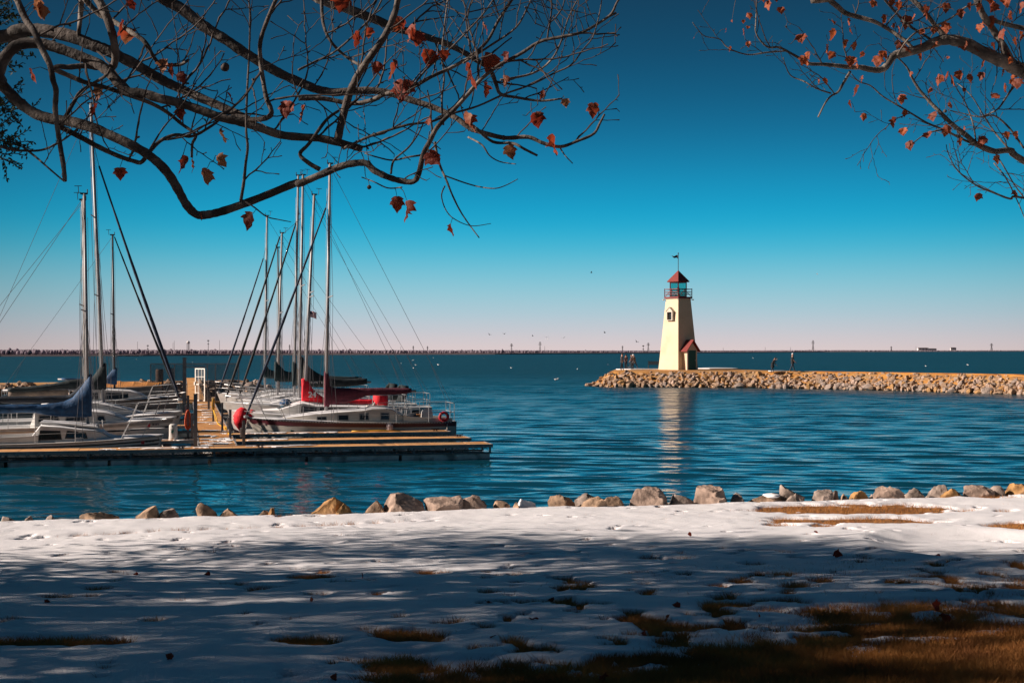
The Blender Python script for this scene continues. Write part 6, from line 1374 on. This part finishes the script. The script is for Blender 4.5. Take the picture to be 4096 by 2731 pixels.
for _ in range(26): sprig(P(rl.uniform(-80,40), rl.uniform(20,250), 9.3), Vector((rl.uniform(.3,1),rl.gauss(0,.3),rl.uniform(-.3,1))).normalized(), rl.randrange(4,8))
mb.tube([P(-300,330,9.4)-eo, P(-80,150,9.3)-eo, P(20,40,9.3)-eo], [.03,.012,.004], 6)
mb.build('bough', M['twig'], et); lv.build('bough_foliage', M['ever'], et)
# fallen leaves on the snow
FL = ((1452,2306,26,'curled dark leaf lying on the shaded snow left of centre'),(1955,2408,40,'large dark dead leaf on the snow in the middle foreground'),(1968,2540,30,'upright dead leaf at the edge of the bare grass'),(1345,2696,22,'small dark leaf on the snow near the bottom edge'),(690,2626,14,'tiny dark leaf on the snow at lower left'),(178,2404,26,'dark leaf in a melt pit at far left'),(2215,2395,26,'reddish leaf stem lying in the snow right of centre'),(2150,2470,46,'broad brown leaf among the grass tufts'),(3335,2220,40,'tangled dark leaf on the snow at right of the centre'),(2720,2420,36,'curled leaf beside a golden tuft'),(3035,2452,26,'bright red leaf on the right hand snow'),(2662,2468,34,'flat reddish leaf below the curled leaf'),(3735,2426,50,'dead leaf on the snow near the right grass edge'),(3800,2474,52,'big folded brown leaf lying on the right grass'),(2765,2133,18,'small dark leaf on the snow below the sunlit strip'),(3270,2128,14,'tiny leaf at the border of the sunlit strip'),(552,2290,16,'tiny dark speck of leaf on the left snow'),(840,2294,12,'small leaf in a streak of sun on the left'),(2395,2715,60,'large brown leaf in the dark grass at the bottom'),(3760,2190,12,'tiny leaf in the round hollow'),(1240,2390,18,'dark leaf in the shade left of the middle'),(2585,2530,30,'brown leaf between grass tufts at lower middle'))
for px, py, s, lab in FL:
    d = 10.0
    for _ in range(8): x_ = (px-CX)/F*d; zg_ = float(zground(np.array([x_]), np.array([d]))[0]+.05); d = F*(HC-zg_)/(py-YH)
    x_ = np.array([(px-CX)/F*d]); y_ = np.array([d]); z_ = float(max(zground(x_, y_)[0]+lumps(x_, y_)[0]+snow_z(x_, y_)[0], zground(x_, y_)[0]+lumps(x_, y_)[0]+.02))
    mb = MB(); rl2 = random.Random(px); leaf(mb, Vector((0,0,.02)), max(.045, s/F*d*.95), rl2, Vector((rl2.uniform(-1,1), rl2.uniform(-1,1), .1)).normalized()); zmin = min(v[2] for v in mb.v); o = mb.build('fallen_leaf', M['leaf_l'], None, True); o.location = (x_[0], d, z_-zmin-.008)
    tag(o, lab, 'leaf', 'fallen leaves on the bank')
# ================================================================ people on the jetty
def skin(name, V, E, rad, m, parent, root=0, sub=1):
    me = bpy.data.meshes.new(name); me.from_pydata([tuple(v) for v in V], E, []); o = bpy.data.objects.new(name+'_cage', me); COL.objects.link(o)
    md = o.modifiers.new('skin', 'SKIN'); md.use_smooth_shade = True
    for i, sv in enumerate(me.skin_vertices[0].data):
        q = rad[i]; sv.radius = q if isinstance(q, tuple) else (q, q); sv.use_root = (i == root)
    sb = o.modifiers.new('sub', 'SUBSURF'); sb.levels = sub; sb.render_levels = sub
    bpy.context.view_layer.update()
    mm = bpy.data.meshes.new_from_object(o.evaluated_get(bpy.context.evaluated_depsgraph_get())); bpy.data.objects.remove(o)
    return link(name, mm, m, parent, True)
M['skin'] = mat('skin', (.42,.22,.15), (.36,.18,.12), rough=.6)
def rx(v, a): c, s = math.cos(a), math.sin(a); return Vector((v.x, v.y*c-v.z*s, v.y*s+v.z*c))
def person(label, loc, rz, H, lean=0.0, legs=((.3,.1),(-.25,.15)), arms=((.2,.3,.12),(-.2,.3,.12)), top=None, bottom=None, cap=None, head_tilt=0.0, sleeve=True, coat=0.0, shoes=None, brim=False):
    t = thing('person', label, 'person', loc, rz, 'people walking on the jetty'); k = H/1.75
    V, E, Rr = [], [], []
    def add(p, r, par=None):
        V.append(Vector(p)*k); Rr.append(tuple(q*k for q in r) if isinstance(r, tuple) else r*k)
        if par is not None: E.append((par, len(V)-1))
        return len(V)-1
    hipz = .94; drop = max(0, .0)
    pel = add((0,0,hipz), (.15,.11)); up = lambda y, z: rx(Vector((0,y,z)), -lean)+Vector((0,0,hipz))
    sp = add(up(0,.22), (.14,.11), pel); ch = add(up(.0,.42), (.17,.12), sp); nk = add(up(.0,.56), .058, ch)
    hl = lean+head_tilt; hd = V[nk]/k; h1 = hd+rx(Vector((0,.02,.09)), -hl); h2 = hd+rx(Vector((0,.03,.20)), -hl)
    i1 = add(h1, (.078,.092), nk); i2 = add(h2, (.08,.095), i1); ns = add(h1+rx(Vector((0,.115,.03)), -hl), .014, i1)
    for s in (-1,1): add(h1+rx(Vector((s*.092,-.01,.04)), -hl), .016, i1)
    J = {}
    low = 0
    for s, (a, b) in zip((-1,1), legs):
        hp_ = add((s*.085,0,hipz-.05), .095, pel); kn = Vector((s*.095,0,hipz-.05))+rx(Vector((0,0,-.43)), a); an = kn+rx(Vector((0,0,-.42)), a-b)
        i_k = add(kn, .06, hp_); i_a = add(an, .042, i_k); fx = add(an+Vector((0,.05,-.055)), .038, i_a); tx = add(an+Vector((0,.17,-.065)), .03, fx); J[('leg',s)] = (hp_, i_k, i_a, fx, tx); low = min(low, an.z-.1)
    for s, (a, b, ab) in zip((-1,1), arms):
        sh = add(V[ch]/k+rx(Vector((s*.18,0,.05)), -lean), .062, ch); shp = V[sh]/k
        R2 = Matrix.Rotation(-s*ab, 3, 'Y'); el = shp+R2 @ rx(Vector((0,0,-.29)), a-lean); wr = el+R2 @ rx(Vector((0,0,-.25)), a+b-lean); i_e = add(el, .045, sh); i_w = add(wr, .03, i_e)
        dr = (wr-el).normalized(); sdv = Vector((1,0,0)) if abs(dr.x) < .8 else Vector((0,1,0)); pm = add(wr+dr*.07, (.035,.02), i_w)
        for q, ln in ((-.03,.06),(-.01,.075),(.01,.08),(.03,.065)):
            f1 = add(wr+dr*.095+sdv*q, .0095, pm); f2 = add(wr+dr*(.095+ln*.55)+sdv*q*1.05+Vector((0,.008,0)), .009, f1); add(wr+dr*(.095+ln)+sdv*q*1.05+Vector((0,.022,0)), .007, f2)
        th = add(wr+dr*.05-sdv*s*.045+Vector((0,.015,0)), .011, pm); add(wr+dr*.085-sdv*s*.06+Vector((0,.03,0)), .009, th); J[('arm',s)] = (sh, i_e, i_w)
    dz = -low*k
    V = [v-Vector((0,0,low*k)) for v in V]
    skin('body', V, E, Rr, M['skin'], t)
    def sub(ids, edges, rad, nm, m): skin(nm, [V[i] for i in ids], [(ids.index(a), ids.index(b)) for a, b in edges], rad, m, t)
    V.append(V[pel]-Vector((0,0,.14*k))); hem = len(V)-1; V.append(V[pel]+Vector((0,0,.09*k))); belt = len(V)-1
    ids = [pel, sp, ch, hem]; ed = [(pel,sp),(sp,ch),(pel,hem)]; rd = [(.185*k,.15*k),(.175*k,.145*k),(.19*k,.145*k),(.185*k,.15*k)]
    for s in (-1,1):
        a = J[('arm',s)]; n_ = a if sleeve else a[:2]; ids += list(n_); ed += [(ch,a[0]),(a[0],a[1])]+([(a[1],a[2])] if sleeve else []); rd += [.082*k,.062*k]+([.046*k] if sleeve else [])
    sub(ids, ed, rd, 'jacket' if sleeve else 'shirt', top)
    ids = [pel, belt]; ed = [(pel,belt)]; rd = [(.165*k,.13*k),(.16*k,.125*k)]
    for s in (-1,1): l = J[('leg',s)]; ids += list(l[:3]); ed += [(pel,l[0]),(l[0],l[1]),(l[1],l[2])]; rd += [.11*k,.078*k,.06*k]
    sub(ids, ed, rd, 'trousers', bottom)
    for s in (-1,1): l = J[('leg',s)]; sub(list(l[2:]), [(l[2],l[3]),(l[3],l[4])], [.052*k,.05*k,.042*k], 'shoe', shoes or M['black'])
    if coat:
        mb = MB(); c = V[pel]; mb.loft([[c+Vector((a*q*math.cos(x_),b*q*math.sin(x_)-.05*(.3-z)*0,z)) for x_ in [2*math.pi*i/14 for i in range(14)]] for z,q,a,b in ((.18*k,1,.17*k,.14*k),(0,1.08,.18*k,.15*k),(-coat*k,1.25,.19*k,.17*k))], False); mb.build('coat_skirt', top, t, True)
    me = bpy.data.meshes.new('hat'); bm = bmesh.new(); bmesh.ops.create_icosphere(bm, subdivisions=2, radius=1)
    for v in bm.verts:
        if v.co.z < -.25: v.co.z = -.25
        v.co = Vector((v.co.x*.102, v.co.y*.118, v.co.z*.115))*k
    if brim:
        bmesh.ops.create_cone(bm, cap_ends=True, segments=14, radius1=.1*k, radius2=.085*k, depth=.012*k, matrix=Matrix.Translation((0,.09*k,-.012*k)))
    bm.to_mesh(me); bm.free(); o = link('cap' if brim else 'knit_hat', me, cap, t, True); o.location = V[i2]+Vector((0,0,.01)); o.rotation_euler = (-hl, 0, 0)
    return t, V, J
C = {'char': mat('charcoal_cloth', (.035,.028,.03), (.022,.018,.02), rough=.9), 'blk': mat('black_cloth', (.012,.012,.014), (.008,.008,.01), rough=.9), 'jean': mat('dark_denim', (.03,.05,.08), (.02,.035,.055), rough=.9),
     'wine': mat('dark_wine_cloth', (.05,.014,.016), (.014,.012,.014), scale=3, rough=.9), 'whitecap': mat('white_cotton', (.8,.78,.76), (.74,.72,.7), rough=.8), 'tan': mat('tan_cloth', (.45,.28,.17), (.35,.2,.12), rough=.9)}
def plaid(name, a, b, c):
    m = bpy.data.materials.new(name); m.use_nodes = True; N, L = m.node_tree.nodes, m.node_tree.links; tc = N.new('ShaderNodeTexCoord'); ck = N.new('ShaderNodeTexChecker'); ck.inputs['Scale'].default_value = 9; ck.inputs[1].default_value = (*a,1); ck.inputs[2].default_value = (*b,1)
    L.new(tc.outputs['Object'], ck.inputs[0]); wv = N.new('ShaderNodeTexWave'); wv.bands_direction = 'Z'; wv.inputs['Scale'].default_value = 4.5; L.new(tc.outputs['Object'], wv.inputs[0]); mx_ = N.new('ShaderNodeMix'); mx_.data_type = 'RGBA'
    L.new(wv.outputs['Fac'], mx_.inputs['Factor']); L.new(ck.outputs[0], mx_.inputs['A']); mx_.inputs['B'].default_value = (*c,1); L.new(mx_.outputs['Result'], N['Principled BSDF'].inputs['Base Color']); N['Principled BSDF'].inputs['Roughness'].default_value = .9; return m
C['plaid'] = plaid('red_white_plaid', (.42,.33,.29), (.07,.012,.016), (.03,.014,.018)); C['plaid2'] = plaid('grey_tan_plaid', (.26,.17,.11), (.03,.025,.028), (.02,.018,.02))
def feet(px, row, z=None):
    z = 1.6; d = F*(HC-z)/(row-YH); return Vector(((px-CX)/F*d, d, jetty_z(px, d)+.01))
person('person in charcoal jacket and dark knit hat, leftmost of the group by the lighthouse', feet(2487,1479.3), R(-70), 1.68, .03, ((.22,.05),(-.2,.05)), ((.35,.5,.1),(-.2,.2,.15)), C['char'], C['blk'], C['blk'])
person('person in dark wine and black coat with hands together, second of the group', feet(2504,1478.2), R(170), 1.55, .02, ((.06,.03),(-.05,.03)), ((.3,1.0,-.12),(.3,1.0,-.12)), C['wine'], C['blk'], C['blk'], .25)
person('person in a red and white plaid jacket leaning over a stroller left of the lighthouse', feet(2529,1477.8), R(75), 1.58, .12, ((.10,.05),(-.12,.02)), ((.5,.2,.1),(.45,.25,.1)), C['plaid'], C['blk'], C['blk'], .15)
person('person in a grey and tan plaid jacket and pale cap striding behind the stroller', feet(2539,1477.2), R(60), 1.60, .22, ((.38,.05),(-.42,.05)), ((.3,.4,.1),(.0,.3,.12)), C['plaid2'], C['jean'], C['whitecap'], .1, True, 0, None, True)
person('person in long black coat bent forward, one hand at the face', feet(3090,1485.6), R(-85), 1.52, .36, ((.14,.08),(-.22,.05)), ((1.3,1.75,.05),(.4,.6,.1)), C['blk'], C['jean'], C['blk'], .3, True, .36)
person('person in a white cap, black short sleeved shirt and jeans walking right along the jetty', feet(3170,1485.0), R(-80), 1.74, -.03, ((.30,.03),(-.32,.12)), ((-.15,.55,.12),(.1,.6,.12)), C['blk'], C['jean'], C['whitecap'], .05, False, 0, None, True)
p = feet(2521,1478.0); t = thing('stroller', 'dark wheeled stroller in front of the plaid jacketed person', 'stroller', p, R(75))
mb = MB()
for s in (-.2,.2): mb.tube([(s,-.35,.95),(s,-.25,.85),(s,.0,.35),(s,.3,.1)], .016, 6); mb.tube([(s,.1,.45),(s,-.25,.1)], .014, 6)
mb.tube([(-.2,-.35,.95),(.2,-.35,.95)], .018, 6); mb.build('frame', M['galv'], t)
mb = MB(); mb.loft([[Vector((x_,y_,z_)) for x_ in (-.18,.18)]+[Vector((x_,y_-.03,z_+.05)) for x_ in (.18,-.18)] for y_, z_ in ((-.15,.6),(-.05,.36),(.2,.34),(.3,.25))]); mb.build('seat', M['black'], t)
mb = MB(); mb.loft([[Vector((.2*math.cos(a),-.16+.30*q*.9,.62+.2*math.sin(a)*(1-q*.5)-q*.05)) for a in [math.pi*i/8 for i in range(9)]] for q in (0,.4,.8,1)], False, False); mb.build('canopy', M['black'], t)
for s in (-.22,.22):
    for y_ in (-.25,.3): mb = MB(); mb.torus((s,y_,.1), .08, .02, 'x', 16, 6); mb.build('wheel', M['black'], t)
